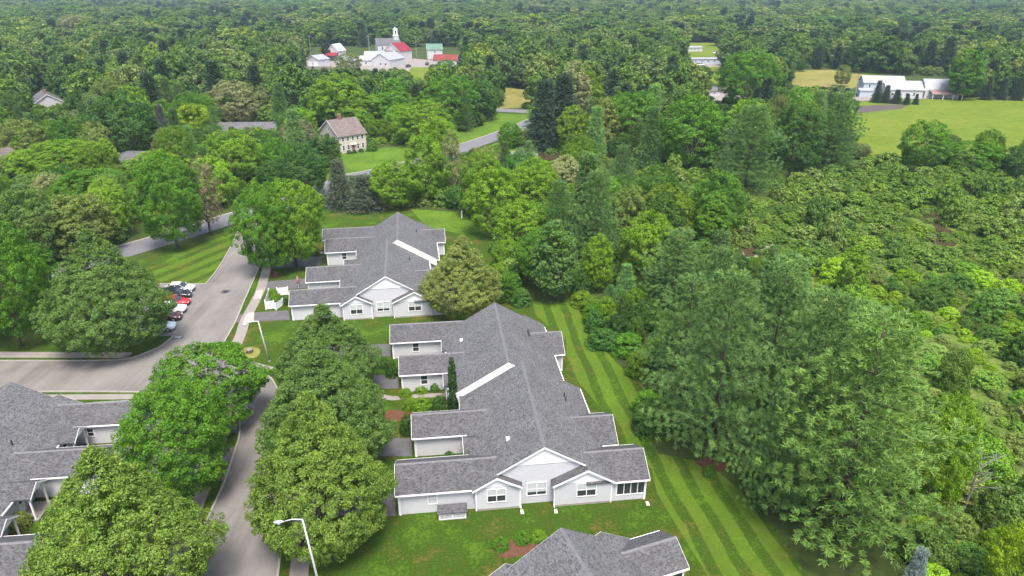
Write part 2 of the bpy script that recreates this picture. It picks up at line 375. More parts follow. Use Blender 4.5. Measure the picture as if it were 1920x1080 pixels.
sheet('village_yard', PG([(1275,128),(1280,82),(1320,80),(1360,82),(1360,124),(1385,150),(1345,160),(1320,140)]), 0.010, M['field'])
sheet('village_yard', PG([(1270,118),(1350,104),(1358,112),(1355,125),(1275,127)]), 0.016, M['gravel'])
sheet('village_yard', PG([(1300,190),(1320,160),(1400,172),(1460,180),(1460,195),(1330,200)]), 0.010, M['gravel'])
sheet('cottage_lawn', PG([(600,308),(640,288),(700,280),(790,268),(800,300),(765,302),(690,318),(648,328),(610,345),(590,330)]), 0.014, M['meadow'])

ROAD_PX = [(-60,677),(120,677),(200,676),(245,672),(281,659),(303,649),(323,633),(330,630),(270,631),(255,600),(262,545),(295,533),(386,533),(411,501),(437,455),
           (447,428),(485,416),(497,470),(483,508),(457,567),(442,603),(420,643),(411,662),(424,680),(442,691),(470,697),(505,707),(520,730),(512,780),(500,830),(505,900),(520,960),(527,1019),
           (521,1080),(500,1330),(300,1330),(370,1080),(374,1023),(384,986),(421,905),(441,845),(448,823),(450,795),(440,772),(410,757),(360,745),(280,737),(150,735),(-60,736)]
road = sheet('road', PG(ROAD_PX), 0.018, M['asphalt'])
def kerb(pxs, n=4):
    ln = smooth_line(PG(pxs), n)
    strip(ln, 0.2, 0.0, 0.14).build('kerb', M['kerb'], road)
kerb([(-60,677),(120,677),(200,676),(245,672),(281,659),(303,649),(323,633),(330,630)])
kerb([(295,533),(340,533),(386,533)], 2)
kerb([(386,533),(411,501),(437,455),(446,432)])
kerb([(497,470),(483,508),(457,567),(442,603),(420,643),(411,662),(424,680),(442,691),(470,697),(505,707),(520,730)])
kerb([(512,780),(500,830),(505,900),(520,960),(527,1019),(521,1080),(505,1250)])
kerb([(340,1250),(370,1080),(374,1023),(384,986),(421,905),(441,845),(448,823),(450,795),(440,772),(410,757),(360,745),(280,737),(150,735),(-60,736)])
def walk(name, pxs, w, z, mat, n=4):
    ln = smooth_line(PG(pxs), n); L, R = ribbon(ln, w)
    mm = MB(); k = len(L)
    mm.add([(x, y, z) for x, y in L] + [(x, y, z) for x, y in R], [(i, i+1, i+1+k, i+k) for i in range(k-1)])
    return mm.build(name, mat, None, False, 'structure')
walk('sidewalk', [(-60,665),(100,666),(200,666),(243,667)], 1.6, 0.045, M['concrete'])
walk('sidewalk', [(507,694),(470,684),(449,673),(441,656),(452,625),(460,600),(476,570),(488,545),(497,515),(505,485)], 1.5, 0.030, M['concrete'])
walk('sidewalk', [(552,930),(562,985),(565,1031),(560,1080),(545,1250)], 1.6, 0.030, M['concrete'])
walk('sidewalk', [(421,775),(417,800),(404,850),(384,905),(352,985),(330,1060),(300,1200)], 1.6, 0.030, M['concrete'])
walk('sidewalk', [(-60,747),(100,745),(250,744)], 1.2, 0.030, M['concrete'])
sheet('driveway_apron', PG([(468,586),(477,586),(476,604),(455,606),(461,590)]), 0.042, M['concrete_new'])
sheet('driveway_apron', PG([(481,545),(494,544),(489,560),(475,561)]), 0.042, M['concrete_new'])
sheet('driveway', PG([(478,586),(541,582),(544,600),(476,603)]), 0.024, M['asphalt_dark'])
sheet('driveway', PG([(448,590),(462,588),(456,604),(440,606)]), 0.024, M['asphalt_dark'])
sheet('driveway', PG([(480,546),(575,540),(578,522),(500,528)]), 0.024, M['asphalt_dark'])
sheet('driveway', PG([(505,504),(600,498),(606,480),(515,486)]), 0.024, M['asphalt_dark'])
sheet('driveway', PG([(540,855),(772,856),(772,822),(540,820)]), 0.024, M['asphalt_dark'])
sheet('driveway', PG([(540,730),(748,729),(746,703),(530,703)]), 0.024, M['asphalt_dark'])
sheet('driveway', PG([(560,672),(733,668),(732,645),(545,650)]), 0.024, M['asphalt_dark'])
sheet('driveway', PG([(540,968),(742,968),(742,925),(535,925)]), 0.024, M['asphalt_dark'])
sheet('driveway', PG([(150,905),(420,902),(443,838),(180,838)]), 0.024, M['asphalt_dark'])
sheet('driveway', PG([(200,812),(447,812),(449,790),(210,785)]), 0.024, M['asphalt_dark'])
walk('garden_path', [(712,742),(735,747),(760,745),(800,742),(835,741)], 0.9, 0.032, M['concrete'])
walk('garden_path', [(700,683),(735,680)], 1.0, 0.032, M['concrete'])
walk('garden_path', [(545,478),(575,474),(606,474)], 0.9, 0.032, M['concrete'])
for pts in ([(918,1030),(935,1018),(965,1012),(1003,1014),(1012,1022),(985,1040),(945,1046)], [(718,775),(735,768),(760,772),(790,770),(800,778),(770,790),(725,788)],
            [(575,1035),(600,1025),(622,1036),(600,1050)], [(195,655),(212,647),(224,655),(210,662)], [(498,514),(512,508),(524,515),(510,521)],
            [(1300,868),(1330,858),(1365,872),(1340,884)]):
    walkp = smooth_line(PG(pts + pts[:1]), 4)[:-1]
    sheet('mulch_bed', walkp, 0.020, M['mulch'])
# the road through the village
MAIN_PX = [(60,520),(180,486),(268,461),(350,436),(450,405),(540,380),(613,354),(660,333),(700,325),(766,309),(837,291),(870,277),(930,256),(975,239),(1010,224),(1045,214),(1110,207)]
ml = smooth_line(PG(MAIN_PX), 4)
mr = strip(ml, 7.0, 0.0, 0.022).build('main_road', M['road_far'], None, False, 'structure')
ml2 = smooth_line(PG([(1110,213),(1045,212),(989,209),(934,206),(880,200),(820,190),(760,170)]), 4)
strip(ml2, 7.0, 0.0, 0.020).build('main_road', M['road_far'], None, False, 'structure')
def edge_line(line, off, name, w, z, mat):
    P = [Vector((a, b)) for a, b in line]; out = []
    for i, p in enumerate(P):
        d = (P[min(len(P)-1, i+1)] - P[max(0, i-1)]).normalized(); out.append(tuple(p + Vector((-d.y, d.x))*off))
    strip(out, w, 0.0, z).build(name, mat, mr)
edge_line(ml, 3.75, 'kerb', 0.45, 0.05, M['kerb'])
# brook pools
def pool(pts):
    sheet('brook_water', smooth_line(PG(pts + pts[:1]), 5)[:-1], 0.030, M['water'])
sheet('stream_bank', smooth_line(PG([(1395,450),(1440,452),(1470,478),(1500,500),(1440,492),(1395,480),(1395,450)]), 5)[:-1], 0.022, M['sand'])
sheet('stream_bank', smooth_line(PG([(1700,385),(1760,385),(1790,420),(1800,450),(1785,470),(1745,470),(1715,430),(1700,385)]), 5)[:-1], 0.022, M['marsh'])
pool([(1008,285),(1030,280),(1055,284),(1046,297),(1015,303)])
pool([(1385,452),(1402,450),(1425,470),(1400,482)])
pool([(1705,392),(1740,388),(1762,400),(1772,425),(1795,440),(1792,460),(1765,470),(1748,455),(1752,425),(1720,410)])
pool([(1660,462),(1690,458),(1695,468),(1668,472)])
sheet('dirt_bank', PG([(940,290),(990,275),(1010,290),(1000,300),(960,300)]), 0.022, M['sand'])
# manhole covers, storm drain
def manhole(px, py, label):
    x, y = G(px, py); e = MB().disc_cyl((x, y, 0.024), 'z', 0.45, 0.03, 20)
    o = e.build('manhole_cover', M['black']); tag(o, label, 'manhole')
    MB().disc_cyl((x, y, 0.020), 'z', 0.85, 0.02, 14).build('tar_ring', M['asphalt_dark'], o)
manhole(423, 547, 'dark round manhole cover in the middle of the parking lot road')
x, y = G(334, 633)
o = MB().box(x-0.6, x+0.6, y-0.35, y+0.35, 0.0, 0.06).build('storm_drain', M['black']); tag(o, 'dark storm drain at the kerb corner by the parked cars', 'drain')
for k in range(5): MB().box(x-0.5, x+0.5, y-0.3+k*0.13, y-0.25+k*0.13, 0.06, 0.08).build('grate_bar', M['metal'], o)

# ------------------------------------------------------------------ buildings
def window(parent, c, w, h, ax='x', out=-1, panes=2, blind=0.0, name='window', frame=None, t=0.09):
    """double-hung window; ax: wall runs along x (faces +-y) or along y (faces +-x); out: sign of the outward normal; c: centre on the wall plane"""
    cx, cy, cz = c; fr = MB(); a = 0.07; gl = MB(); bl = MB()
    def bx(mb, u0, u1, z0, z1, d0, d1):
        d0, d1 = sorted((d0*out, d1*out))
        if ax == 'x': mb.box(cx+u0, cx+u1, cy+d0, cy+d1, cz+z0, cz+z1)
        else: mb.box(cx+d0, cx+d1, cy+u0, cy+u1, cz+z0, cz+z1)
    W, Hh = w/2, h/2
    bx(fr, -W-t, W+t, Hh, Hh+t, -0.02, 0.05); bx(fr, -W-t, W+t, -Hh-t, -Hh, -0.02, 0.06)
    bx(fr, -W-t, -W, -Hh, Hh, -0.02, 0.05); bx(fr, W, W+t, -Hh, Hh, -0.02, 0.05)
    for k in range(1, panes):
        u = -W + w*k/panes; bx(fr, u-a/2, u+a/2, -Hh, Hh, -0.02, 0.045)
    if frame is not False and h > 0.8: bx(fr, -W, W, -0.03, 0.03, -0.02, 0.03)
    o = fr.build(name, M['trim'], parent)
    for k in range(panes):
        u0, u1 = -W + w*k/panes, -W + w*(k+1)/panes
        g = MB(); bx(g, u0+0.01, u1-0.01, -Hh, Hh, -0.02, 0.012); g.build('pane', M['glass'], o)
        if blind:
            b = MB(); bx(b, u0+0.03, u1-0.03, Hh*(1-2*blind), Hh, 0.012, 0.018); b.build('blind', M['blind'], o)
    return o
K, HE = 0.60, 2.57
def slab(mb, pts, y0, y1, th=0.14, axis='y'):
    (a, za), (b, zb) = pts
    poly = [(a, za), (b, zb), (b, zb-th), (a, za-th)]
    return mb.prism_y(poly, y0, y1) if axis == 'y' else mb.prism_x(poly, y0, y1)
def townhouse(label, U, V, yaw, segs, wings, porches, ends, cond=True, hw=6.86):
    a = math.radians(yaw)
    e = empty('townhouse_row', (-math.sin(a)*U + math.cos(a)*V, math.cos(a)*U + math.sin(a)*V, 0), a)
    tag(e, label, 'house')
    HR = HE + K*hw
    for i, (y0, y1, xc) in enumerate(segs):
        w = MB(); wx = hw - 0.35; zt = HR - 0.16
        w.prism_y([(xc-wx, 0), (xc+wx, 0), (xc+wx, zt-K*wx), (xc, zt), (xc-wx, zt-K*wx)], y0+0.26, y1-0.26 if i == len(segs)-1 else y1-0.02)
        w.build('wall', M['siding'], e)
        r = MB(); ye0 = y0 if i == 0 else y0-0.12
        ye1 = y1 if i == len(segs)-1 else y1+0.05
        slab(r, [(xc, HR), (xc-hw, HE)], ye0, ye1); slab(r, [(xc, HR-0.002), (xc+hw, HE)], ye0, ye1)
        ro = r.build('roof', M['shingle'], e)
        c = MB(); c.prism_y([(xc-0.16, HR-0.096), (xc, HR+0.015), (xc+0.16, HR-0.096), (xc, HR-0.02)], ye0-0.01, ye1+0.01); c.build('ridge_cap', M['cap'], ro)
        for yy0, yy1 in ((ye0-0.035, ye0-0.002), (ye1+0.002, ye1+0.035)):
            for s in (-1, 1): MB().prism_y([(xc, HR-0.03), (xc+s*hw, HE-0.03), (xc+s*hw, HE-0.20), (xc, HR-0.20)], yy0, yy1).build('rake_board', M['trim'], e)
        if i > 0:
            d = MB(); wz = HR-0.17
            d.prism_y([(xc-hw+0.4, wz-K*(hw-0.4)), (xc, wz), (xc+hw-0.4, wz-K*(hw-0.4)), (xc+hw-0.4, wz-K*(hw-0.4)-1.2), (xc, wz-1.2), (xc-hw+0.4, wz-K*(hw-0.4)-1.2)], y0-0.10, y0+0.2)
            d.build('gable_board', M['trim'], e)
        for s in (-1, 1): MB().box(xc+s*(hw+0.06)-0.06, xc+s*(hw+0.06)+0.06, y0+0.02, y1-0.02, HE-0.20, HE-0.06).build('gutter', M['trim'], e)
    def wing(side, xe, yr, run, xc, kind):
        zr = HE + K*run; xin = xc + side*(hw - (zr-HE)/K - 0.1)      # runs in under the main slope
        x0, x1 = sorted((xe, xin))
        r = MB(); slab(r, [(yr, zr), (yr-run, HE)], x0, x1, 0.13, 'x'); slab(r, [(yr, zr-0.002), (yr+run, HE)], x0, x1, 0.13, 'x')
        ro = r.build('roof', M['shingle_old'], e)
        c = MB(); c.prism_x([(yr-0.16, zr-0.09), (yr, zr+0.016), (yr+0.16, zr-0.09), (yr, zr-0.02)], x0-0.01, x1); c.build('ridge_cap', M['cap'], ro)
        wy = run - 0.3; zt = zr - 0.15; xw = xe - side*0.28; xi = xc + side*(hw-0.9)
        w = MB(); w.prism_x([(yr-wy, 0), (yr+wy, 0), (yr+wy, zt-K*wy), (yr, zt), (yr-wy, zt-K*wy)], *sorted((xw, xi)))
        w.build('wall', M['siding'], e)
        xa, xb = (xe + side*0.002, xe + side*0.035)
        for s in (-1, 1): MB().prism_x([(yr, zr-0.03), (yr+s*run, HE-0.03), (yr+s*run, HE-0.19), (yr, zr-0.19)], *sorted((xa, xb))).build('rake_board', M['trim'], e)
        xg = sorted((xe - side*0.02, xc + side*(hw+0.02)))
        for s in (-1, 1):
            ys = yr + s*(run+0.055); MB().box(xg[0], xg[1], ys-0.05, ys+0.05, HE-0.18, HE-0.05).build('gutter', M['trim'], e)
        for s in (-1, 1):
            ys = yr + s*wy; MB().box(xw-0.06, xw+0.06, ys-0.06, ys+0.06, 0, HE-0.15).build('corner_board', M['trim'], e)
        d = MB(); xd = xw - side*0.12; yd = yr - run + 0.12
        d.tube([(xd, yd-0.1, HE-0.2), (xd, yd+0.1, HE-0.5), (xd, yd+0.1, 0.2), (xd, yd-0.05, 0.08)], [0.045]*4, 5); d.build('downspout', M['trim'], e)
        if kind == 'garage':
            dd = MB(); xo = xw + side*0.035; dd.box(*sorted((xw-side*0.02, xo)), yr-wy+0.5, yr+wy-0.5, 0.02, 2.15); go = dd.build('garage_door', M['trim'], e)
            for q in range(1, 4):
                l = MB(); l.box(*sorted((xw, xo+side*0.008)), yr-wy+0.5, yr+wy-0.5, q*0.53-0.012, q*0.53+0.012); l.build('panel_joint', M['kerb'], go)
        return yr-wy
    for (side, xe, yr, run, xc, kind, wins) in wings:
        yw = wing(side, xe, yr, run, xc, kind)
        for (wx, wz, ww, wh, n, bl) in wins: window(e, (wx, yw, wz), ww, wh, 'x', -1, n, bl, 'window', False if n > 2 else None)
    for (side, xc, yr, xe) in porches:
        zr, run = 3.55, 1.45; xin = xc + side*(hw-(zr-HE)/K-0.1); x0, x1 = sorted((xe, xin))
        r = MB(); slab(r, [(yr, zr), (yr-run, zr-K*run)], x0, x1, 0.12, 'x'); slab(r, [(yr, zr-0.002), (yr+run, zr-K*run)], x0, x1, 0.12, 'x')
        ro = r.build('porch_roof', M['shingle_old'], e)
        f = MB()
        for s in (-1, 1): MB().prism_x([(yr, zr-0.03), (yr+s*run, zr-K*run-0.03), (yr+s*run, zr-K*run-0.2), (yr, zr-0.2)], *sorted((xe+side*0.002, xe+side*0.035))).build('rake_board', M['trim'], ro)
        f.prism_x([(yr-run+0.2, zr-K*run+0.05), (yr+run-0.2, zr-K*run+0.05), (yr, zr-0.14)], *sorted((xe-side*0.15, xe-side*0.08)))
        f.build('porch_gable', M['trim'], ro)
        for s in (-1, 1):
            q = MB(); q.box(xe-side*0.3-0.07, xe-side*0.3+0.07, yr+s*(run-0.3)-0.07, yr+s*(run-0.3)+0.07, 0, zr-K*run+0.1); q.build('porch_post', M['trim'], e)
        MB().box(*sorted((xc+side*(hw-0.4), xe)), yr-run+0.1, yr+run-0.1, 0.0, 0.15).build('porch_slab', M['concrete'], e)
        dr = MB(); xd = xc + side*(hw-0.35); dr.box(*sorted((xd, xd+side*0.06)), yr-0.45, yr+0.45, 0.15, 2.2); do = dr.build('door', M['trim'], e)
        MB().box(*sorted((xd+side*0.06, xd+side*0.075)), yr-0.25, yr+0.25, 1.2, 1.95).build('pane', M['glass'], do)
    for (yedge, sgn, xc, yl, yr_, wins) in ends:                       # gabled end rooms whose outer slope carries on the main slope
        for (xo, xa, xi, yw) in ((-hw, -4.54, -2.1, yl), (hw, 4.05, 0.71, yr_)):
            za = HE + K*(hw-abs(xa)); zi = 2.66; ye = yw + sgn*0.28; s = 1 if xo > 0 else -1
            y_out = sorted((ye, yedge)); y_in = sorted((ye, yedge - sgn*0.8))
            r = MB(); slab(r, [(xc+xa, za), (xc+xo, HE)], *y_out); ro = r.build('roof', M['shingle'], e)
            r2 = MB(); slab(r2, [(xc+xa, za-0.002), (xc+xi, zi)], *y_in); r2.build('gable_slope', M['shingle_old'], ro)
            yy = sorted((ye+sgn*0.002, ye+sgn*0.04))
            MB().prism_y([(xc+xa, za-0.02), (xc+xo, HE-0.02), (xc+xo, HE-0.22), (xc+xa, za-0.22)], *yy).build('rake_board', M['trim'], e)
            MB().prism_y([(xc+xa, za-0.02), (xc+xi, zi-0.02), (xc+xi, zi-0.22), (xc+xa, za-0.22)], *yy).build('rake_board', M['trim'], e)
            xw0 = xc+xo-s*0.35; xw1 = xc+xi-(-s)*0.22
            z0 = HE + K*0.35 - 0.15; z1 = zi - 0.05
            w = MB(); w.prism_y([(xw0, 0), (xw1, 0), (xw1, z1), (xc+xa, za-0.15), (xw0, z0)], *sorted((yw, yedge - sgn*0.7))); w.build('wall', M['siding'], e)
            gb = MB(); kk = (za-0.16-z1)/(abs(xw1-(xc+xa))); zz = 2.68
            gb.prism_y([(xc+xa+s*(za-0.16-zz)/K, zz), (xc+xa-s*(za-0.16-zz)/kk, zz), (xc+xa, za-0.16)], *sorted((yw, yw+sgn*0.025))); gb.build('gable_board', M['trim'], e)
            for xx in (xw0, xw1): MB().box(xx-0.06, xx+0.06, yw-0.045, yw+0.045, 0, zi-0.15).build('corner_board', M['trim'], e)
            fn = MB(); fn.box(min(xw0, xw1)+0.08, max(xw0, xw1)-0.08, *sorted((yw, yw+sgn*0.03)), 0, 0.22); fn.build('foundation', M['kerb'], e)
        ds = MB(); xd = xc+0.95; yd = yr_+sgn*0.1
        ds.tube([(xd, yd, 2.5), (xd, yd, 0.3), (xd, yd+sgn*0.15, 0.08)], [0.05]*3, 5); ds.build('downspout', M['trim'], e)
        ds = MB(); xd = xc-2.25; yd = yl+sgn*0.1
        ds.tube([(xd, yd, 2.5), (xd, yd, 0.3), (xd, yd+sgn*0.15, 0.08)], [0.05]*3, 5); ds.build('downspout', M['trim'], e)
        pb = MB(); zb = 4.62; hx = (HE + K*hw - 0.17 - zb)/K
        yg = yedge - sgn*0.26
        pb.prism_y([(xc-hx, zb), (xc+hx, zb), (xc, HE+K*hw-0.17)], *sorted((yg, yg+sgn*0.05))); pb.build('gable_board', M['trim'], e)
        for (x0, x1, z0, z1, yw, n, bl) in wins:
            window(e, ((x0+x1)/2, yw, (z0+z1)/2), x1-x0, z1-z0, 'x', int(sgn), n, bl)
    return e
def vent(e, x, y, xc, n=2, hw=6.86):
    for k in range(n):
        z = HE + K*(hw-abs(x-xc)); m = MB(); m.tube([(x, y-k*0.9, z-0.2), (x, y-k*0.9, z+0.55)], [0.07, 0.07], 7); m.build('vent_pipe', M['black'], e)
END_WINS = [(-5.40,-3.72,0.98,2.40,-0.22,2,0.5), (-1.53,0.26,0.98,2.40,0.26,2,0.75), (3.17,4.95,1.05,2.5,-0.51,2,0.55)]
SUN_WIN = lambda: [(8.45, 1.55, 2.7, 1.6, 4, 0.0)]
b1 = townhouse('long grey roofed white townhouse row with sunroom windows beside the striped lawn', 51.75, 9.26, 6.83,
    [(0, 16.05, 0), (16.05, 32.2, -1.57)],
    [(-1, -14.04, 2.46, 2.63, 0, 'garage', [(-10.6, 1.7, 0.75, 1.3, 1, 1.0)]), (-1, -12.6, 10.88, 2.36, 0, 'garage', []),
     (-1, -14.3, 23.83, 2.35, -1.57, 'garage', [(-11.3, 1.55, 0.75, 1.15, 1, 0.0)]), (-1, -15.74, 32.45, 2.5, -1.57, 'garage', [(-12.4, 1.55, 0.75, 1.15, 1, 0.0)]),
     (1, 10.2, 2.05, 2.75, 0, 'sunroom', SUN_WIN()), (1, 8.6, 7.9, 2.9, 0, 'sunroom', []), (1, 6.7, 27.25, 3.0, -1.57, 'sunroom', [])],
    [(-1, 0, 6.65, -7.35), (-1, 0, 14.35, -7.35), (-1, -1.57, 19.6, -9.0), (-1, -1.57, 28.2, -9.0)],
    [(0.0, -1, 0, -0.22, -0.51, END_WINS), (32.2, 1, -1.57, 32.4, 32.6, [])])
vent(b1, 4.2, 12.0, 0); vent(b1, 2.3, 27.2, -1.57)
for (x_, y_, w_) in ((-5.7, 11.3, 0.22), (-3.0, 4.0, 0.18), (-6.4, 27.2, 0.2), (5.0, 8.5, 0.18)):
    z_ = HE + K*(6.86-abs(x_ + (1.57 if y_ > 16 else 0))); MB().box(x_-w_, x_+w_, y_-w_, y_+w_, z_-0.2, z_+0.22).build('roof_vent', M['trim'] if x_ < 0 else M['cap'], b1)
b2 = townhouse('white townhouse row with grey roof standing beside the cream flowering tree', 95.07, -4.74, 8.46,
    [(0, 15.9, 0), (15.9, 31.4, 1.72)],
    [(-1, -14.35, 3.1, 2.45, 0, 'garage', []), (-1, -13.0, 11.9, 2.6, 0, 'garage', []), (-1, -11.25, 25.1, 2.7, 1.72, 'garage', [(-8.0, 1.6, 0.75, 1.1, 1, 0.0)]),
     (-1, -12.4, 31.6, 2.3, 1.72, 'garage', [(-9.5, 1.9, 0.6, 0.5, 1, 0.0)]), (1, 10.0, 2.05, 2.75, 0, 'sunroom', []), (1, 8.6, 7.9, 2.6, 0, 'sunroom', []), (1, 10.2, 27.6, 2.8, 1.72, 'sunroom', [])],
    [(-1, 0, 7.2, -7.35), (-1, 0, 15.8, -7.35), (-1, 1.72, 20.4, -5.6)],
    [(0.0, -1, 0, -0.22, -0.51, END_WINS), (31.4, 1, 1.72, 31.6, 31.8, [])])
vent(b2, 3.6, 11.5, 0, 1); vent(b2, 5.0, 25.0, 1.72, 1)
b3 = townhouse('grey roofed townhouse row with white entry porches behind the kerbside maples', 69.4, -47.3, 6.0,
    [(-34, 0, 0)],
    [(1, 13.4, -0.9, 2.35, 0, 'garage', [(8.3, 1.5, 0.6, 0.9, 1, 0.0)]), (1, 12.6, -9.4, 2.4, 0, 'garage', [(10.8, 1.5, 0.9, 1.2, 1, 1.0)]), (1, 13.3, -22.0, 2.4, 0, 'garage', [])],
    [(1, 0, -5.0, 8.5), (1, 0, -13.6, 8.5), (1, 0, -18.5, 8.5)],
    [(0.0, 1, 0, 0.22, 0.5, [])])
vent(b3, 4.0, -8.5, 0, 1)
b4 = townhouse('grey roofed townhouse in front of the bed with small shrubs', 38.1, 18.4, 20.5,
    [(-20, 0, 0)],
    [(1, 9.85, -1.55, 2.2, 0, 'sunroom', [(8.2, 1.5, 2.6, 1.5, 3, 0.0)]), (-1, -13.0, -9.5, 2.4, 0, 'garage', [])], [],
    [(0.0, 1, 0, 0.3, 0.5, [])])
# cellar bulkhead and splash details on the near end of the long row
a = math.radians(6.83)
def b1w(x, y): return (-math.sin(a)*(51.75+y) + math.cos(a)*(9.26+x), math.cos(a)*(51.75+y) + math.sin(a)*(9.26+x), 0)
bk = empty('cellar_bulkhead', b1w(-8.8, -0.25), a); tag(bk, 'low cellar bulkhead with lattice front and shingled lid against white wall', 'bulkhead')
MB().prism_x([(-0.05,0),(-0.05,1.05),(-0.85,0.80),(-0.85,0)], -1.3, 1.3).build('case', M['siding'], bk)
MB().prism_x([(-0.03,1.19),(-1.0,0.90),(-1.0,0.82),(-0.03,1.07)], -1.4, 1.4).build('lid', M['shingle_old'], bk)
for k in range(2):
    fr = MB(); x0 = -1.22 + k*1.24
    fr.box(x0, x0+1.18, -0.89, -0.855, 0.1, 0.16); fr.box(x0, x0+1.18, -0.89, -0.855, 0.66, 0.72); fr.box(x0, x0+0.06, -0.89, -0.855, 0.16, 0.66); fr.box(x0+1.12, x0+1.18, -0.89, -0.855, 0.16, 0.66)
    p = fr.build('lattice_frame', M['trim'], bk)
    lt = MB()
    for q in range(9): lt.box(x0+0.1+q*0.115, x0+0.15+q*0.115, -0.875, -0.86, 0.16, 0.66)
    lt.build('lattice', M['trim'], p)
    MB().box(x0+0.06, x0+1.12, -0.858, -0.853, 0.16, 0.66).build('backing', M['cap'], p)
for k, (x, y) in enumerate(((-2.2, -0.9), (1.0, -1.2), (10.0, -1.2))):
    o = MB().prism_z([(-0.15,-0.25),(0.15,-0.25),(0.12,0.25),(-0.12,0.25)], 0.0, 0.09).build('splash_block', M['trim'])
    o.location = b1w(x, y); o.rotation_euler = (0, 0, a)
    tag(o, 'small white splash block on the grass below a downspout', 'splash block', 'splash blocks below downspouts')
fl = empty('flag', b1w(-8.75, 20.9), a); tag(fl, 'small striped flag hanging by the garage wing wall', 'flag')
MB().tube([(0,0,1.9),(0.0,-0.7,2.35)], [0.02,0.02], 5).build('pole', M['trim'], fl)
for k in range(7):
    MB().box(-0.01, 0.01, -0.66+k*0.085, -0.575+k*0.085, 1.25+k*0.05, 2.25 if k > 2 else 1.75).build('stripe', M['red_cloth'] if k % 2 == 0 else M['trim'], fl)
MB().box(-0.012, 0.012, -0.66, -0.405, 1.76, 2.28).build('canton', M['blue_cloth'], fl)

# ---- other houses
def house(name, label, px, py, rz, L, W, eave, pitch, wall, roof, wins=(), chimney=None, gambrel=False, cat='house', wname='wall', over=0.35):
    """gabled block, ridge along local x (length L), W deep; (px,py) is the survey point of its base centre; rz degrees"""
    x, y = G(px, py); e = empty(name, (x, y, 0), math.radians(rz)); tag(e, label, cat)
    hl, hwd = L/2, W/2; zr = eave + pitch*hwd
    if gambrel:
        prof = [(-hwd,0),(hwd,0),(hwd,eave),(hwd*0.62,eave+hwd*0.62),(0,eave+hwd*0.95),(-hwd*0.62,eave+hwd*0.62),(-hwd,eave)]
        MB().prism_x(prof, -hl, hl).build(wname, wall, e)
        r = MB(); q = prof[2:]
        for k in range(4):
            (a0, z0), (a1, z1) = q[k], q[k+1]; r.prism_x([(a0*1.02, z0+0.1), (a1*1.02, z1+0.12), (a1*1.02, z1+0.02), (a0*1.02, z0+0.0)], -hl-over, hl+over)
        r.build('roof', roof, e)
    else:
        MB().prism_x([(-hwd,0),(hwd,0),(hwd,eave),(0,zr),(-hwd,eave)], -hl, hl).build(wname, wall, e)
        r = MB(); o = over
        for s in (-1, 1):
            yy = s*(hwd+o); zz = eave - pitch*o
            r.prism_x([(0, zr+0.16-0.001*s), (yy, zz+0.16), (yy, zz+0.02), (0, zr+0.02)], -hl-o, hl+o)
        ro = r.build('roof', roof, e)
        for s in (-1, 1):
            for xx in (-hl-o-0.04, hl+o+0.002): MB().prism_x([(0, zr+0.13), (s*(hwd+o), eave-pitch*o+0.13), (s*(hwd+o), eave-pitch*o-0.08), (0, zr-0.08)], xx, xx+0.038).build('rake_board', M['trim'], e)
        if chimney is not None:
            MB().box(chimney-0.5, chimney+0.5, -0.45, 0.45, zr-0.6, zr+1.5).build('chimney', M['brick'], ro)
    for wv in wins:
        face, u, z, w, h = wv[:5]; n = wv[5] if len(wv) > 5 else 1; w *= 0.9; h *= 0.9
        if face == 'f': window(e, (u, -hwd, z), w, h, 'x', -1, n)
        elif face == 'b': window(e, (u, hwd, z), w, h, 'x', 1, n)
        elif face == 'l': window(e, (-hl, u, z), w, h, 'y', -1, n)
        else: window(e, (hl, u, z), w, h, 'y', 1, n)
    return e
def door(e, face, u, w, h, L, W, mat, name='door', z0=0.05):
    m = MB()
    if face == 'f': m.box(u-w/2, u+w/2, -W/2-0.06, -W/2+0.02, z0, z0+h)
    elif face == 'l': m.box(-L/2-0.06, -L/2+0.02, u-w/2, u+w/2, z0, z0+h)
    else: m.box(L/2-0.02, L/2+0.06, u-w/2, u+w/2, z0, z0+h)
    return m.build(name, mat, e)
cw = [('f', u, 4.1, 0.75, 1.3) for u in (-3.2,-1.6,0,1.6,3.2)] + [('f', u, 1.6, 0.75, 1.5) for u in (-3.2,-1.6,1.6,3.2)] + [('l', -3.5, 1.6, 0.9, 1.4), ('l', -3.5, 4.1, 0.9, 1.4), ('l', 0, 6.6, 0.8, 1.1)]
ch = house('colonial_house', 'cream two storey house with brown roof and chimney beside small lawn', 645, 278, 40, 8.8, 12.6, 5.1, 0.60, M['cream'], M['brown_roof'], cw, -0.6)
d0 = door(ch, 'f', 0, 0.9, 2.1, 8.8, 12.6, M['brick']); MB().box(-0.9, 0.9, -6.75, -6.3, 2.2, 2.5).build('door_hood', M['trim'], ch)
house('house_annex', 'low pale annex showing left of the cream two storey house', 583, 285, 24, 6, 5.5, 2.8, 0.6, M['cream'], M['brown_roof'], [('f', 0, 1.5, 1.0, 1.2)])
h1 = house('gable_house', 'white house with grey roof and brick chimney among trees left of woods', 92, 208, -52, 15, 9.5, 4.2, 0.62, M['white_sd'], M['shingle'], [('f', -4, 1.7, 1.4, 1.4, 2), ('f', 0, 1.7, 1.4, 1.4, 2), ('f', 4, 1.7, 1.4, 1.4, 2), ('r', -2, 1.7, 1, 1.3), ('r', 2, 1.7, 1, 1.3)], 3.0)
house('gable_house', 'tan gabled house showing at wood edge beside maples', -4, 345, 80, 12, 9, 4.8, 0.7, M['cream'], M['brown_roof'], [('f', 0, 1.6, 1.0, 1.4), ('f', 3, 1.6, 1.0, 1.4), ('l', 0, 1.6, 1.0, 1.4)])
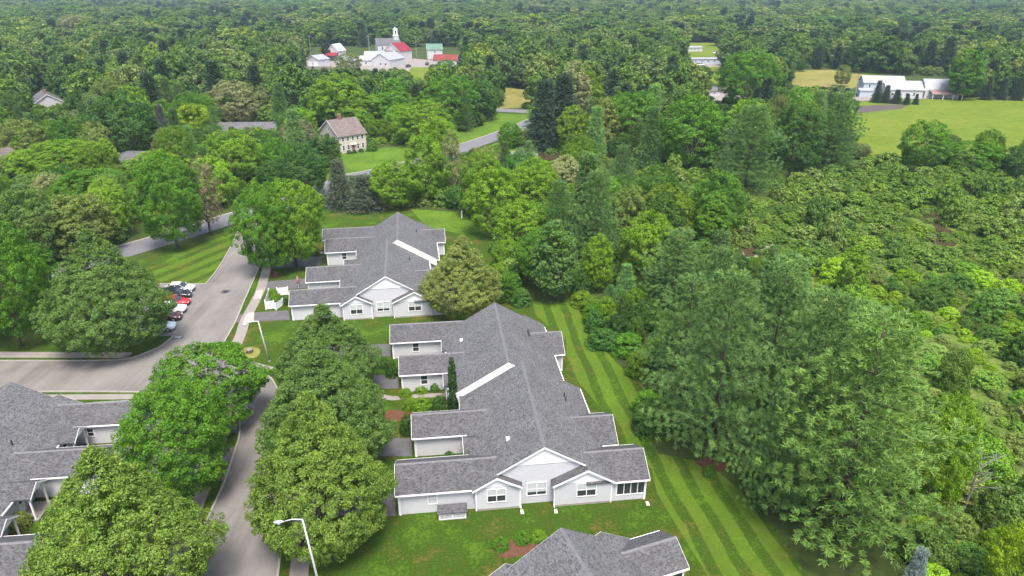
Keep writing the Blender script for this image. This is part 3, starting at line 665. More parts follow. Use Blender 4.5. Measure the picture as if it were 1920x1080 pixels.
house('ranch_house', 'long low roof half hidden behind yellow green trees', 468, 256, 4, 19, 9, 2.7, 0.42, M['white_sd'], M['shingle'], [('f', -5, 1.5, 1.3, 1.2, 2), ('f', 3, 1.5, 1.3, 1.2, 2)])
house('ranch_house', 'small grey roof peeking between the broad maples', 248, 314, -8, 12, 8, 2.7, 0.45, M['white_sd'], M['shingle'], [('f', 0, 1.5, 1.3, 1.2, 2)])
house('ranch_house', 'pale house corner glimpsed behind the tall birch trees', 22, 268, 10, 9, 7, 2.8, 0.5, M['white_sd'], M['shingle'], [('f', 0, 1.5, 1.3, 1.2, 2)])
# village
g1 = house('garage', 'white two bay garage with pale roof above retaining wall', 597, 125, 62, 9, 10.5, 4.6, 0.42, M['white_sd'], M['metal_roof'], cat='garage')
for u in (-2.4, 2.4): door(g1, 'l', u, 3.4, 3.2, 9, 10.5, M['trim'], 'garage_door')
x, y = G(597, 133); o = MB().box(-8, 8, -0.4, 0.4, 0, 2.6).build('retaining_wall', M['concrete']); o.location = (x, y, 0); tag(o, 'grey concrete retaining wall below the white garage', 'wall')
rh = house('farmhouse', 'white house with small red lower roof beside dark purple tree', 633, 112, 70, 9, 8, 6.0, 1.0, M['white_sd'], M['white_sd'], [('l', -2, 4.5, 1, 1.5), ('l', 2, 4.5, 1, 1.5), ('l', -2, 1.6, 1, 1.5)])
MB().prism_y([(-4.4, 5.0), (-9.0, 3.3), (-9.0, 3.1), (-4.4, 4.8)], -4.0, 4.0).build('porch_roof', M['red_roof'], rh)
lb = house('long_barn', 'long low white building with pale metal roof', 676, 122, 4, 22, 9, 3.2, 0.5, M['white_sd'], M['metal_roof'], [('f', u, 1.6, 1.2, 1.2) for u in (-8,-4,0,4)], cat='barn')
wb = house('wide_barn', 'white barn with pale metal roof facing the gravel lot', 728, 123, 66, 16, 13, 4.2, 0.55, M['white_sd'], M['metal_roof'], [('l', -3.5, 1.7, 1.6, 1.3), ('l', 0, 1.7, 1.2, 1.3)], cat='barn')
door(wb, 'l', 3.5, 3.0, 3.0, 16, 13, M['metal'], 'barn_door')
house('low_barn', 'low white shed with metal roof joined beside the white barn', 704, 118, 4, 12, 10, 4.8, 0.45, M['white_sd'], M['metal_roof'], [('f', 2, 1.6, 1.8, 1.5)], cat='barn')
rb = house('red_roof_barn', 'white barn with bright red roof below the church steeple', 747, 112, 62, 13, 13, 6.0, 0.72, M['white_sd'], M['red_roof'], [('l', -3, 2.0, 1.2, 1.5), ('l', 3, 2.0, 1.2, 1.5)], cat='barn')
MB().box(-6.6, -6.5, -6.3, 6.3, 5.7, 6.1).build('brown_band', M['brick'], rb)
cu = house('church', 'white church with tall square steeple above the red roofed barn', 728, 97, 20, 17, 10, 5.5, 0.8, M['white_sd'], M['shingle'], [('f', u, 3.0, 1.0, 2.6) for u in (-5,-1.5,2)], cat='church')
st = MB().box(4.2, 8.0, -1.9, 1.9, 0, 11.0).build('steeple', M['white_sd'], cu)
MB().box(4.0, 8.2, -2.1, 2.1, 11.0, 11.35).build('cornice', M['trim'], st)
MB().box(4.7, 7.5, -1.4, 1.4, 11.35, 15.6).build('belfry', M['trim'], st)
MB().box(5.6, 6.6, -1.43, -1.40, 12.2, 14.7).build('louvre', M['glass'], st)
MB().box(4.5, 7.7, -1.6, 1.6, 15.6, 15.95).build('cornice', M['trim'], st)
MB().add([(4.8,-1.3,15.95),(7.4,-1.3,15.95),(7.4,1.3,15.95),(4.8,1.3,15.95),(6.1,0,17.2)], [(0,1,4),(1,2,4),(2,3,4),(3,0,4)]).build('spire', M['metal_roof'], st)
house('green_roof_house', 'small white house with green metal roof beside gravel lot', 815, 110, 10, 10, 8.5, 6.2, 0.75, M['white_sd'], M['green_roof'], [('l', 0, 2, 1, 1.4), ('l', 0, 4.8, 1, 1.4), ('f', 0, 4.6, 1, 1.4)])
house('rusty_shed', 'low building with rusty red roof half hidden by bushes', 837, 123, -6, 14.5, 9, 3.6, 0.62, M['white_sd'], M['rust_roof'], [('f', -3, 1.7, 1.4, 1.2, 2), ('f', 3, 1.7, 1.4, 1.2, 2)])
tr1 = house('trailer_home', 'long pale mobile home with white van before it', 1322, 119, 3, 19, 5.5, 2.9, 0.22, M['blue_sd'], M['metal_roof'], [('f', u, 1.6, 1.2, 1.0) for u in (-7,-3,1,5)], cat='mobile home')
house('trailer_home', 'small pale mobile home at the wood edge above grass', 1300, 96, 12, 12, 5, 2.8, 0.3, M['white_sd'], M['metal_roof'], [('f', u, 1.6, 1.0, 1.0) for u in (-3,0,3)], cat='mobile home')
house('garden_shed', 'tiny grey roofed shed standing beside the gravel yard', 1334, 179, 20, 5.5, 4.5, 2.3, 0.6, M['white_sd'], M['shingle'], [('f', 0, 1.3, 0.9, 0.9)], cat='shed')
fh = house('farmhouse', 'pale blue two storey farmhouse at the hay field edge', 1648, 178, -10, 17, 9, 5.8, 0.55, M['blue_sd'], M['metal_roof'], [('f', u, 4.4, 0.9, 1.4) for u in (-6,-2,2,6)] + [('f', u, 1.5, 0.9, 1.4) for u in (-2,2,6)] + [('l', 0, 4.4, 0.9, 1.4), ('l', 0, 1.5, 0.9, 1.4)])
MB().box(-10.5, -5.0, -7.6, -4.4, 0, 2.7).build('porch', M['blue_sd'], fh); MB().prism_x([(-4.4,3.5),(-7.9,2.75),(-7.9,2.65),(-4.4,3.4)], -10.8, -4.8).build('porch_roof', M['metal_roof'], fh)
house('farm_annex', 'white gabled annex with pale metal roof joined to the farmhouse', 1686, 181, -8, 15, 10, 3.6, 0.62, M['white_sd'], M['metal_roof'], [('f', u, 1.7, 1.1, 1.3) for u in (-5,-2,1,4)] + [('l', 0, 3.6, 1, 1.3)])
gb = house('gambrel_barn', 'white gambrel roofed barn beside the tall field tree', 1752, 181, -10, 12, 9.5, 3.0, 0.6, M['white_sd'], M['metal_roof'], [('l', -1.5, 4.6, 0.8, 0.9), ('l', 1.5, 4.6, 0.8, 0.9)], gambrel=True, cat='barn')
for u in (-2.4, 2.4): door(gb, 'l', u, 2.6, 2.3, 12, 9.5, M['trim'], 'barn_door')
MB().prism_x([(-4.75,3.6),(-9.5,2.3),(-9.5,2.15),(-4.75,3.45)], -4.5, 8.0).build('lean_to_roof', m_plain('faded_red_roof', (0.21, 0.135, 0.13), 0.7, 0.3, 0.6), gb)
for xx in (-4.2, 0, 4, 7.6): MB().box(xx-0.1, xx+0.1, -9.4, -9.2, 0, 2.2).build('post', M['trim'], gb)
MB().box(-4.3, 7.8, -4.9, -4.78, 0, 3.3).build('lean_to_wall', M['white_sd'], gb)

# ------------------------------------------------------------------ vehicles
PAINT = {}
def paint(n, c):
    if n not in PAINT: PAINT[n] = m_paint(n + '_car_paint', c)
    return PAINT[n]
def car(name, label, loc, rz, pm, suv=False, cat='car', group=None, van=False):
    """nose along local +x"""
    e = empty(name, (*loc, 0.02), rz); tag(e, label, cat, group)
    L = 4.7; hw = 0.92; zb = 0.30
    top = 1.95 if van else (1.68 if suv else 1.45); belt = 1.05 if suv or van else 0.92; hood = 0.98 if suv or van else 0.84
    st = [(-2.32, 0.50, belt-0.14, 0.78), (-2.22, 0.34, belt, 0.86), (-1.5, zb, belt+0.02, hw), (0.2, zb, belt, hw), (0.95, zb, belt-0.02, hw), (1.5, zb, hood, 0.90), (2.15, 0.33, hood-0.12, 0.84), (2.34, 0.46, hood-0.30, 0.72)]
    b = MB(); sec = []
    for x, z0, z1, w in st:
        zm = z0 + (z1-z0)*0.55
        sec.append([(x,-w*0.90,z0),(x,-w,z0+0.12),(x,-w,zm),(x,-w*0.94,z1-0.04),(x,-w*0.80,z1),(x,w*0.80,z1),(x,w*0.94,z1-0.04),(x,w,zm),(x,w,z0+0.12),(x,w*0.90,z0)])
    n = 10; vs = [p for s in sec for p in s]; fs = []
    for k in range(len(sec)-1):
        for i in range(n): fs.append((k*n+i, k*n+(i+1) % n, (k+1)*n+(i+1) % n, (k+1)*n+i))
    fs += [tuple(range(n)), tuple((len(sec)-1)*n+i for i in range(n-1, -1, -1))]
    b.add(vs, fs); body = b.build('body', pm, e, True)
    xr = -2.15 if suv or van else -1.95; xrt = -1.95 if suv or van else -1.15
    xf = 1.35 if van else 1.02; xft = 0.75 if van else 0.25
    zt = top-0.06
    c = MB().add([(xr,-0.80,belt-0.02),(xf,-0.80,belt-0.02),(xf,0.80,belt-0.02),(xr,0.80,belt-0.02),(xrt,-0.66,zt),(xft,-0.66,zt),(xft,0.66,zt),(xrt,0.66,zt)],
                 [(0,1,5,4),(1,2,6,5),(2,3,7,6),(3,0,4,7),(4,5,6,7),(3,2,1,0)])
    c.build('windows', M['glass'], e)
    r = MB().prism_z([(xrt-0.05,-0.62),(xrt+0.1,-0.69),(xft-0.1,-0.69),(xft+0.05,-0.60),(xft+0.05,0.60),(xft-0.1,0.69),(xrt+0.1,0.69),(xrt-0.05,0.62)], zt-0.02, top); r.build('roof', pm, e)
    for s in (-1, 1):
        for u0, u1, v0, v1 in ((xr, xrt, 0, 0.09), (xf, xft, -0.09, 0), (-0.45, -0.45, -0.05, 0.05)):
            p = MB().add([(u0+v0, s*0.805, belt-0.02),(u0+v1, s*0.805, belt-0.02),(u1+v1, s*0.668, zt),(u1+v0, s*0.668, zt),(u0+v0, s*0.78, belt-0.02),(u0+v1, s*0.78, belt-0.02),(u1+v1, s*0.645, zt),(u1+v0, s*0.645, zt)],
                  [(0,1,2,3),(4,7,6,5),(0,4,5,1),(3,2,6,7),(0,3,7,4),(1,5,6,2)]); p.build('pillar', pm, e)
        MB().box(0.72, 0.92, s*0.93-0.09, s*0.93+0.09, belt, belt+0.14).build('mirror', pm, e)
        MB().box(2.14, 2.30, s*0.60-0.16, s*0.60+0.16, hood-0.30, hood-0.17).build('headlight', M['lamp_clear'], e)
        MB().box(-2.33, -2.24, s*0.66-0.14, s*0.66+0.14, belt-0.28, belt-0.08).build('tail_light', M['lamp_red'], e)
        for wx in (-1.40, 1.42):
            t_ = MB().disc_cyl((wx, s*0.82, 0.33), 'y', 0.33, 0.22, 18).build('wheel', M['rubber'], e)
            MB().disc_cyl((wx, s*0.935, 0.33), 'y', 0.20, 0.02, 12).build('rim', M['rim'], t_)
    return e
# six parked cars: noses away from the lot, tails on the lane
lot = [((338,546), 'silver', (0.50,0.51,0.53), False, 'silver grey car at the grass end of the parked row'),
       ((331,559), 'black', (0.012,0.012,0.014), True, 'black car parked between the silver car and the red car'),
       ((328,572), 'red', (0.40,0.012,0.02), False, 'bright red car parked between black and white cars'),
       ((320,586), 'white', (0.72,0.72,0.72), True, 'white car parked beside the bright red car'),
       ((311,600), 'maroon', (0.055,0.012,0.016), False, 'dark maroon car parked between two white cars'),
       ((298,620), 'pale_blue', (0.62,0.70,0.74), True, 'pale blue white car at the kerb end beside the grass')]
for (p, n, c, suv, lab) in lot:
    car('parked_car', lab, G(*p), math.radians(8 if n != 'pale_blue' else 14), paint(n, c), suv)
car('parked_car', 'dark car parked beside the white village barn', G(766,126), math.radians(70), paint('black', (0.02,0.02,0.02)), True)
car('parked_car', 'dark car parked near the rusty roofed shed', G(801,122), math.radians(85), paint('black', (0.02,0.02,0.02)), True)
car('parked_van', 'white van parked before the long pale mobile home', G(1313,123), math.radians(8), paint('white', (0.72,0.72,0.72)), False, 'van', None, True)
car('parked_car', 'white camper like car on the grass above the mobile home', G(1342,101), math.radians(-10), paint('white', (0.72,0.72,0.72)), True, 'car', None, True)
car('parked_car', 'red car standing before the white farm annex', G(1712,181), math.radians(6), paint('red', (0.40,0.012,0.02)), True)
car('parked_car', 'teal car parked by the pole in the far yard', G(1388,193), math.radians(15), paint('teal', (0.22,0.48,0.50)), False)

# ------------------------------------------------------------------ street furniture and small things
def lamp_post(label, base, top_px, arm_px, hgt):
    bx, by = G(*base)
    d = ray(*top_px); t = by/d[1]*1.0; tx, tz = d[0]*t, H_CAM + d[2]*t        # mast leans a little, as in the photograph
    e = empty('street_lamp', (bx, by, 0)); tag(e, label, 'street lamp')
    k = hgt/tz if tz > 1 else 1.0
    T = Vector((tx-bx, 0, tz))
    MB().tube([(0,0,0), T*0.5, T], [0.10, 0.085, 0.06], 9).build('mast', M['metal'], e, True)
    d2 = ray(*arm_px); t2 = by/d2[1]; A = Vector((d2[0]*t2-bx, 0, H_CAM+d2[2]*t2))
    mid = T.lerp(A, 0.5) + Vector((0, 0, 0.12))
    MB().tube([T, mid, A], [0.05, 0.045, 0.04], 7).build('arm', M['metal'], e, True)
    dr = (A-T).normalized()
    hd = MB(); hd.tube([A - dr*0.05, A + dr*0.15, A + dr*0.5, A + dr*0.68], [0.06, 0.13, 0.13, 0.05], 9); hd.build('lamp_head', M['metal'], e, True)
    MB().tube([A + dr*0.3 - Vector((0,0,0.10)), A + dr*0.3 - Vector((0,0,0.16))], [0.13, 0.09], 9).build('lens', M['lamp_clear'], e)
    MB().disc_cyl((0,0,0.06), 'z', 0.2, 0.12, 10).build('base', M['concrete'], e)
lamp_post('grey street lamp with long arm standing in front of the linden over sidewalk', (612,1150), (567,974), (530,978), 8)
lamp_post('thin grey street lamp on the corner lawn near the tree stump', (505,678), (484,602), (463,607), 8)
x, y = G(567,1027)
e = empty('litter_bin', (x, y, 0.03)); tag(e, 'dark rounded bin on the sidewalk under the linden', 'bin')
MB().tube([(0,0,0),(0,0,0.5),(0,0,0.85)], [0.26,0.33,0.32], 12).build('barrel', M['black'], e, True)
MB().tube([(0,0,0.85),(0,0,0.98),(0,0,1.05)], [0.35,0.28,0.10], 12).build('lid', M['black'], e, True)
x, y = G(468,660)
e = empty('tree_stump', (x, y, 0)); tag(e, 'cut tree stump on the corner lawn', 'stump')
MB().tube([(0,0,0),(0,0,0.15),(0,0,0.4)], [0.52,0.42,0.40], 11).build('trunk_base', M['bark'], e, True)
MB().disc_cyl((0,0,0.405), 'z', 0.37, 0.02, 12).build('cut_face', M['sand'], e)
sheet('bare_soil', smooth_line(PG([(450,655),(470,650),(488,656),(480,670),(455,672),(450,655)]), 4)[:-1], 0.016, M['gold'])
# white vinyl fence panels and gate beside the driveway
def fence_panel(label, p0, p1, h=1.25):
    a0 = Vector((*G(*p0), 0)); a1 = Vector((*G(*p1), 0)); d = a1-a0; L = d.length
    e = empty('vinyl_fence', a0, math.atan2(d.y, d.x)); tag(e, label, 'fence')
    for xx in (0, L): MB().box(xx-0.07, xx+0.07, -0.07, 0.07, 0, h+0.12).build('post', M['trim'], e)
    for z in (0.12, h-0.1): MB().box(0.07, L-0.07, -0.035, 0.035, z, z+0.1).build('rail', M['trim'], e)
    n = max(2, int((L-0.14)/0.2))
    for k in range(n):
        w = (L-0.14)/n; MB().box(0.07+k*w+0.008, 0.07+(k+1)*w-0.008, -0.02, 0.02, 0.08, h).build('board', M['trim'], e)
fence_panel('white fence running back from the driveway corner beside shrubs', (499,580), (506,558), 1.5)
fence_panel('short white fence facing the driveway beside shrubs', (499,581), (515,579), 1.4)
fence_panel('white fence in front of the garage wing end', (521,555), (541,553), 1.4)
fence_panel('white gate standing at an angle before the garage', (518,582), (531,573), 1.2)
x, y = G(560, 540)
e = empty('patio_umbrella', (x, y, 0), 0.4); tag(e, 'folded pink patio umbrella leaning beside the garage wing', 'umbrella')
MB().tube([(0,0,0),(0,0,2.0)], [0.03,0.03], 6).build('pole', M['trim'], e)
MB().tube([(0,0,2.2),(0,0,1.9),(0,0,1.1),(0,0,0.9)], [0.03,0.16,0.30,0.22], 8).build('canopy', M['pink'], e, True)
x, y = G(866, 409)
o = MB().tube([(0,0,0),(0,0,1.5),(0,0,1.7)], [0.16,0.16,0.05], 8).build('marker_post', M['trim']); o.location = (x, y, 0); tag(o, 'short white marker post in the meadow by bushes', 'post')
def util_pole(label, base, ty, arm=True):
    x, y = G(*base); h = max(6, height_at(base[1], ty)); e = empty('utility_pole', (x, y, 0)); tag(e, label, 'utility pole')
    MB().tube([(0,0,0),(0,0,h)], [0.2,0.13], 7).build('pole', M['wood_pole'], e)
    if arm:
        MB().box(-1.2, 1.2, -0.06, 0.06, h-0.8, h-0.65).build('cross_arm', M['wood_pole'], e)
        for s in (-1, 0, 1): MB().tube([(s*1.0,0,h-0.65),(s*1.0,0,h-0.45)], [0.05,0.03], 5).build('insulator', M['metal'], e)
    return Vector((x, y, h-0.45))
ups = [util_pole('utility pole behind the white garage', (584,112), 66), util_pole('utility pole behind the long white building', (694,114), 66),
       util_pole('utility pole beside the gravel lot', (781,106), 68), util_pole('utility pole at the wood edge right of the village', (893,104), 68)]
for k in range(3):
    A, B = ups[k], ups[k+1]
    pts = [A.lerp(B, t/8.0) - Vector((0,0,1.2*math.sin(math.pi*t/8.0))) for t in range(9)]
    o = MB().tube(pts, [0.03]*9, 4).build('power_line', M['black']); tag(o, 'thin overhead wire between the village utility poles', 'wire', 'overhead wires in the village')
util_pole('pale utility pole beside the far gravel yard', (1394,192), 138, False)
util_pole('pale pole with lamp beside the farm drive', (1602,186), 139, False)
# rubble and boulders by the village yard
random.seed(3)
for k in range(26):
    x, y = G(random.uniform(690,765), random.uniform(134,147)); s = random.uniform(0.7, 1.8)
    bm = bmesh.new(); bmesh.ops.create_icosphere(bm, subdivisions=1, radius=s)
    for v_ in bm.verts: v_.co *= random.uniform(0.7, 1.25); v_.co.z *= 0.7
    me = bpy.data.meshes.new('rock'); bm.to_mesh(me); bm.free(); me.materials.append(M['mulch'] if k % 2 else M['gravel'])
    o = link('rock', me, None, (x, y, s*0.3)); tag(o, 'rough rock in the brown rubble heap below the white barns', 'rock', 'rubble heap rocks')

# ------------------------------------------------------------------ vegetation: meshes
def np_mesh(name, V, F4, mat):
    me = bpy.data.meshes.new(name); nv, nf = len(V), len(F4)
    me.vertices.add(nv); me.vertices.foreach_set('co', V.astype(np.float32).ravel())
    me.loops.add(nf*4); me.polygons.add(nf)
    me.loops.foreach_set('vertex_index', F4.astype(np.int32).ravel())
    me.polygons.foreach_set('loop_start', np.arange(0, nf*4, 4, dtype=np.int32))
    me.update(calc_edges=True); me.materials.append(mat)
    return me
def unit(a): return a / np.maximum(1e-9, np.linalg.norm(a, axis=1, keepdims=True))
def leaves(P, N, size, aspect, rng, T=None):
    """one rhombic leaf per point; N: leaf normals, T: optional long axes"""
    n = len(P); s = (size * rng.uniform(0.65, 1.35, n))[:, None]
    if T is None: T = rng.normal(size=(n, 3))
    B = unit(np.cross(N, T)); Tn = unit(np.cross(B, N))
    fold = N * s * 0.12
    V = np.stack([P - Tn*s*aspect*0.5, P + B*s*0.42 - Tn*s*0.06 + fold, P + Tn*s*aspect*0.5, P - B*s*0.42 - Tn*s*0.06 + fold], 1).reshape(-1, 3)
    return V, np.arange(4*n).reshape(n, 4)
def lobes(th, ph, rng_seed):
    r = np.random.default_rng(rng_seed); o = np.zeros_like(th)
    for k in range(7):
        a, b = r.integers(1, 6), r.uniform(1.5, 6); o += r.uniform(0.3, 1) * np.sin(a*th + b*ph + r.uniform(0, 6.28))
    return o / 3.0
def crown(name, seed, R, z0, z1, shape, ncl, per, leaf, rc, mat, lob=0.10, inner=0.55, squash=0.75, up=0.8):
    rng = np.random.default_rng(seed)
    if shape == 'linden': prof = lambda t: np.where(t < 0.30, 0.62 + 0.38*np.sqrt(np.clip(t/0.30, 0, 1)), np.clip((1-t)/0.70, 0, 1)**0.92)
    elif shape == 'round': prof = lambda t: np.sqrt(np.clip(1 - np.abs(2*t-0.86)**2.3/ (1.14**2.3) , 0, 1))
    elif shape == 'spread': prof = lambda t: np.where(t < 0.45, 0.55 + 0.45*np.sqrt(np.clip(t/0.45, 0, 1)), np.clip(1-((t-0.45)/0.55)**2.2, 0, 1)**0.55)
    elif shape == 'dome': prof = lambda t: np.sqrt(np.clip(1 - t**2.2, 0, 1))
    elif shape == 'tall': prof = lambda t: np.sin(np.pi*np.clip(0.12+0.86*t, 0, 1))**0.6
    elif shape == 'column': prof = lambda t: np.clip(1-t, 0, 1)**0.35 * np.where(t < 0.1, 0.8 + 2*t, 1)
    else: prof = lambda t: np.clip(1-t, 0, 1)**0.85
    tt = rng.uniform(0, 1, ncl*5); keep = rng.uniform(0, 1, ncl*5) < np.maximum(0.15, prof(tt)); tt = tt[keep][:ncl]
    n = len(tt); th = rng.uniform(0, 2*np.pi, n)
    fr = inner + (1-inner)*rng.uniform(0, 1, n)**0.45
    Rr = prof(tt) * R * (1 + lob*lobes(th, tt*3, seed+5)) * fr
    C = np.stack([Rr*np.cos(th), Rr*np.sin(th), z0 + (z1-z0)*tt*(1 + 0.25*lob*lobes(th, tt*2, seed+9))], 1)
    C[:, 2] = np.minimum(C[:, 2], z1)
    axis = np.stack([np.zeros(n), np.zeros(n), np.full(n, z0 + (z1-z0)*0.38)], 1)
    out = unit(C - axis)
    rcs = rc * rng.uniform(0.6, 1.35, n)
    idx = np.repeat(np.arange(n), per)
    D = unit(rng.normal(size=(n*per, 3)) + out[idx]*0.55 + np.array([0, 0, up*0.5]))
    rad = rng.uniform(0.35, 1.0, n*per)**0.5
    P = C[idx] + D * (rcs[idx]*rad)[:, None] * np.array([1, 1, squash])
    N = unit(D*0.7 + out[idx]*0.35 + np.array([0, 0, up]) + rng.normal(size=(n*per, 3))*0.55)
    V, F = leaves(P, N, leaf, 1.55, rng)
    return np_mesh(name, V, F, mat)
def tufts(C, D, per, ln, wd, spread, rng):
    """needle sprays: per needles at each C pointing about D"""
    n = len(C); idx = np.repeat(np.arange(n), per)
    T = unit(D[idx] + rng.normal(size=(n*per, 3))*spread)
    s = rng.uniform(0.7, 1.3, n*per)[:, None]*ln
    B = unit(np.cross(T, rng.normal(size=(n*per, 3)))) * wd
    P = C[idx] + rng.normal(size=(n*per, 3))*ln*0.22
    V = np.stack([P - B*0.5, P + B*0.5, P + T*s + B*0.25, P + T*s - B*0.25], 1).reshape(-1, 3)
    return V, np.arange(4*n*per).reshape(-1, 4)
def conifer(name, seed, H, R, kind, mat, dens=1.0, per=9, ln=0.42, wd=0.10):
    rng = np.random.default_rng(seed); C, D, brs = [], [], []
    z = H*0.06 if kind == 'spruce' else H*0.10
    while z < H*0.985:
        t = z/H
        if kind == 'pine':
            env = R * (min(1, 0.62 + t*1.6) if t < 0.25 else (1-t)**0.80 * 1.20) * rng.uniform(0.60, 1.14)
            nb, lift, step = rng.integers(5, 8), 0.06 + 0.50*t, H*0.047
        else:
            env = R * (1-t)**0.9 * rng.uniform(0.85, 1.08); nb, lift, step = rng.integers(7, 10), -0.26 + 0.30*t, H*0.028
        a0 = rng.uniform(0, 6.28)
        for b in range(nb):
            a = a0 + b*6.283/nb + rng.uniform(-0.3, 0.3); L = max(0.25, env*rng.uniform(0.65, 1.15))
            d = np.array([math.cos(a), math.sin(a), 0.0]); zz = z + rng.uniform(-0.4, 0.4)*step
            nseg = max(2, int(L/0.42*dens))
            for k in range(nseg):
                f = (k+1.0)/nseg
                if f < 0.22 and kind == 'pine' and L > 1.5: continue
                zc = zz + lift*L*f*(1.0 if kind == 'spruce' else (0.4+0.6*f)) - (0.10*L*f*f if kind == 'spruce' else -0.03*L*f*f)
                p = d*L*f + np.array([0, 0, zc])
                C.append(p); D.append(d*0.8 + np.array([0, 0, 0.55 if kind == 'pine' else 0.15]))
                w = L*0.34*(1-f*0.72)*(0.95 if kind == 'spruce' else 1.25)
                side = np.array([-d[1], d[0], 0.0])
                for q in (-1, 1):
                    for g in np.arange(0.45, max(w, 0.46), 0.42/dens):
                        C.append(p + side*q*g + d*g*0.45 + rng.normal(size=3)*0.06); D.append(d*0.6 + side*q*0.6 + np.array([0, 0, 0.5 if kind == 'pine' else 0.1]))
            brs.append((np.array([0, 0, zz]), d*L*0.85 + np.array([0, 0, zz + lift*L*0.7])))
        z += step
    C.append(np.array([0, 0, H])); D.append(np.array([0, 0, 1.0]))
    C, D = np.array(C), unit(np.array(D))
    V, F = tufts(C, D, per, ln, wd, 0.55 if kind == 'pine' else 0.75, rng)
    return np_mesh(name, V, F, mat), brs
def trunk_mesh(name, seed, H, r, z_split, R, n_limb, mat, brs=None):
    rng = random.Random(seed); m = MB()
    if brs is not None:
        m.tube([(0,0,-0.1),(0,0,H*0.5),(0,0,H*0.97)], [r, r*0.6, 0.03], 8)
        for k, (p, q) in enumerate(brs):
            if k % 2 == 0 and p[2] < H*0.8: m.tube([tuple(p), tuple(q)], [0.028, 0.010], 4, False)
    else:
        m.tube([(0,0,-0.1),(0,0,0.4),(0.05,0.03,z_split),(0,0,z_split+(H-z_split)*0.55)], [r*1.5, r, r*0.8, r*0.2], 9)
        for k in range(n_limb):
            t = 2*math.pi*k/n_limb + rng.uniform(-0.4, 0.4); zz = z_split*rng.uniform(0.75, 1.25); L = R*rng.uniform(0.5, 0.8); up = rng.uniform(0.6, 1.3)*L
            p1 = (math.cos(t)*L*0.5, math.sin(t)*L*0.5, zz+up*0.65); p2 = (math.cos(t)*L, math.sin(t)*L, zz+up*1.05)
            m.tube([(0,0,zz), p1, p2], [r*0.5, r*0.32, r*0.08], 6, False)
            p3 = (math.cos(t+0.5)*L*0.9, math.sin(t+0.5)*L*0.9, zz+up*1.4); m.tube([p1, p3], [r*0.25, r*0.06], 5, False)
    return m.mesh(name, mat, True)
# every kind is modelled at unit size: height 10, radius as given; things scale it
LIB = {}
def reach(me):
    a = np.zeros(len(me.vertices)*3, np.float32); me.vertices.foreach_get('co', a); a = a.reshape(-1, 3)
    return float(np.percentile(np.hypot(a[:, 0], a[:, 1]), 97.5))
def broad(key, seeds, R, z0, shape, ncl, per, leaf, rc, **kw):
    bark = kw.pop('bark', 'bark')
    LIB[key] = []
    for s in seeds:
        me = crown('crown', s, R, z0, 10.0, shape, ncl, per, leaf, rc, M['leaf'], **kw)
        LIB[key].append((me, trunk_mesh('trunk', s, 10.0, 0.20, max(1.2, z0*1.15), R, 6, M[bark]), reach(me)))
broad('linden', (1, 2), 4.6, 1.1, 'linden', 1450, 78, 0.078, 0.33, lob=0.17, inner=0.62, up=0.6)
broad('maple', (11, 12, 13), 4.9, 1.6, 'spread', 780, 84, 0.110, 0.47, up=0.55, lob=0.24, inner=0.55)
broad('round', (21, 22, 23, 24), 4.3, 1.3, 'round', 400, 74, 0.145, 0.56, up=0.5, lob=0.22, inner=0.55)
broad('tall', (31, 32, 33), 2.7, 1.5, 'tall', 330, 44, 0.16, 0.46, lob=0.25, inner=0.45)
broad('airy', (41, 42), 2.9, 1.8, 'tall', 200, 40, 0.14, 0.50, lob=0.28, inner=0.25, bark='bark', squash=1.1)
broad('bush', (51, 52, 53, 54), 6.2, 0.2, 'dome', 230, 60, 0.34, 1.15, up=0.3, lob=0.24, inner=0.5)
broad('column', (61,), 1.15, 0.1, 'column', 420, 40, 0.15, 0.24, up=0.2, lob=0.05, inner=0.6)
LIB['pine'] = []
for s in (71, 72, 73):
    me, br = conifer('crown', s, 10.0, 3.3, 'pine', M['needle'], 1.05, 46, 0.165, 0.025); LIB['pine'].append((me, trunk_mesh('trunk', s, 10.0, 0.085, 0, 0, 0, M['bark'], br), reach(me)))
LIB['spruce'] = []
for s in (81, 82):
    me, br = conifer('crown', s, 10.0, 2.5, 'spruce', M['needle'], 1.4, 10, 0.22, 0.055); LIB['spruce'].append((me, trunk_mesh('trunk', s, 10.0, 0.15, 0, 0, 0, M['bark'], br), reach(me)))
NTRI = sum(len(me.polygons)*2 for v_ in LIB.values() for me, _, _ in v_)
print('library triangles', NTRI)
COUNT = {}
NAMES = {'linden': 'linden_tree', 'maple': 'maple_tree', 'round': 'broadleaf_tree', 'tall': 'tall_tree', 'airy': 'birch_tree', 'bush': 'shrub', 'column': 'columnar_cedar', 'pine': 'pine_tree', 'spruce': 'spruce_tree'}
def plant(kind, loc, H, R, col, label, cat='tree', group=None, lean=(0, 0), rz=None, var=None):
    k = COUNT[kind] = COUNT.get(kind, 0) + 1
    cm, tm, R0 = LIB[kind][(k if var is None else var) % len(LIB[kind])]
    rz = random.uniform(0, 6.28) if rz is None else rz
    sc = (R/R0, R/R0, H/10.0)
    c = (col[0]*1.30, col[1]*1.22, col[2]*1.1, 1.0)
    if kind in ('bush',):
        o = link(NAMES[kind], cm, None, (*loc, 0)); o.rotation_euler = (0, 0, rz); o.scale = sc; o.color = c
        tag(o, label, cat, group); return o
    e = empty(NAMES[kind], (*loc, 0), rz); e.rotation_euler = (lean[0], lean[1], rz); tag(e, label, cat, group)
    o = link('crown', cm, e); o.scale = sc; o.color = c
    t_ = link('trunk', tm, e); rr = min(R/R0, 1.0*H/10.0); t_.scale = (R/R0, R/R0, H/10.0)
    return e

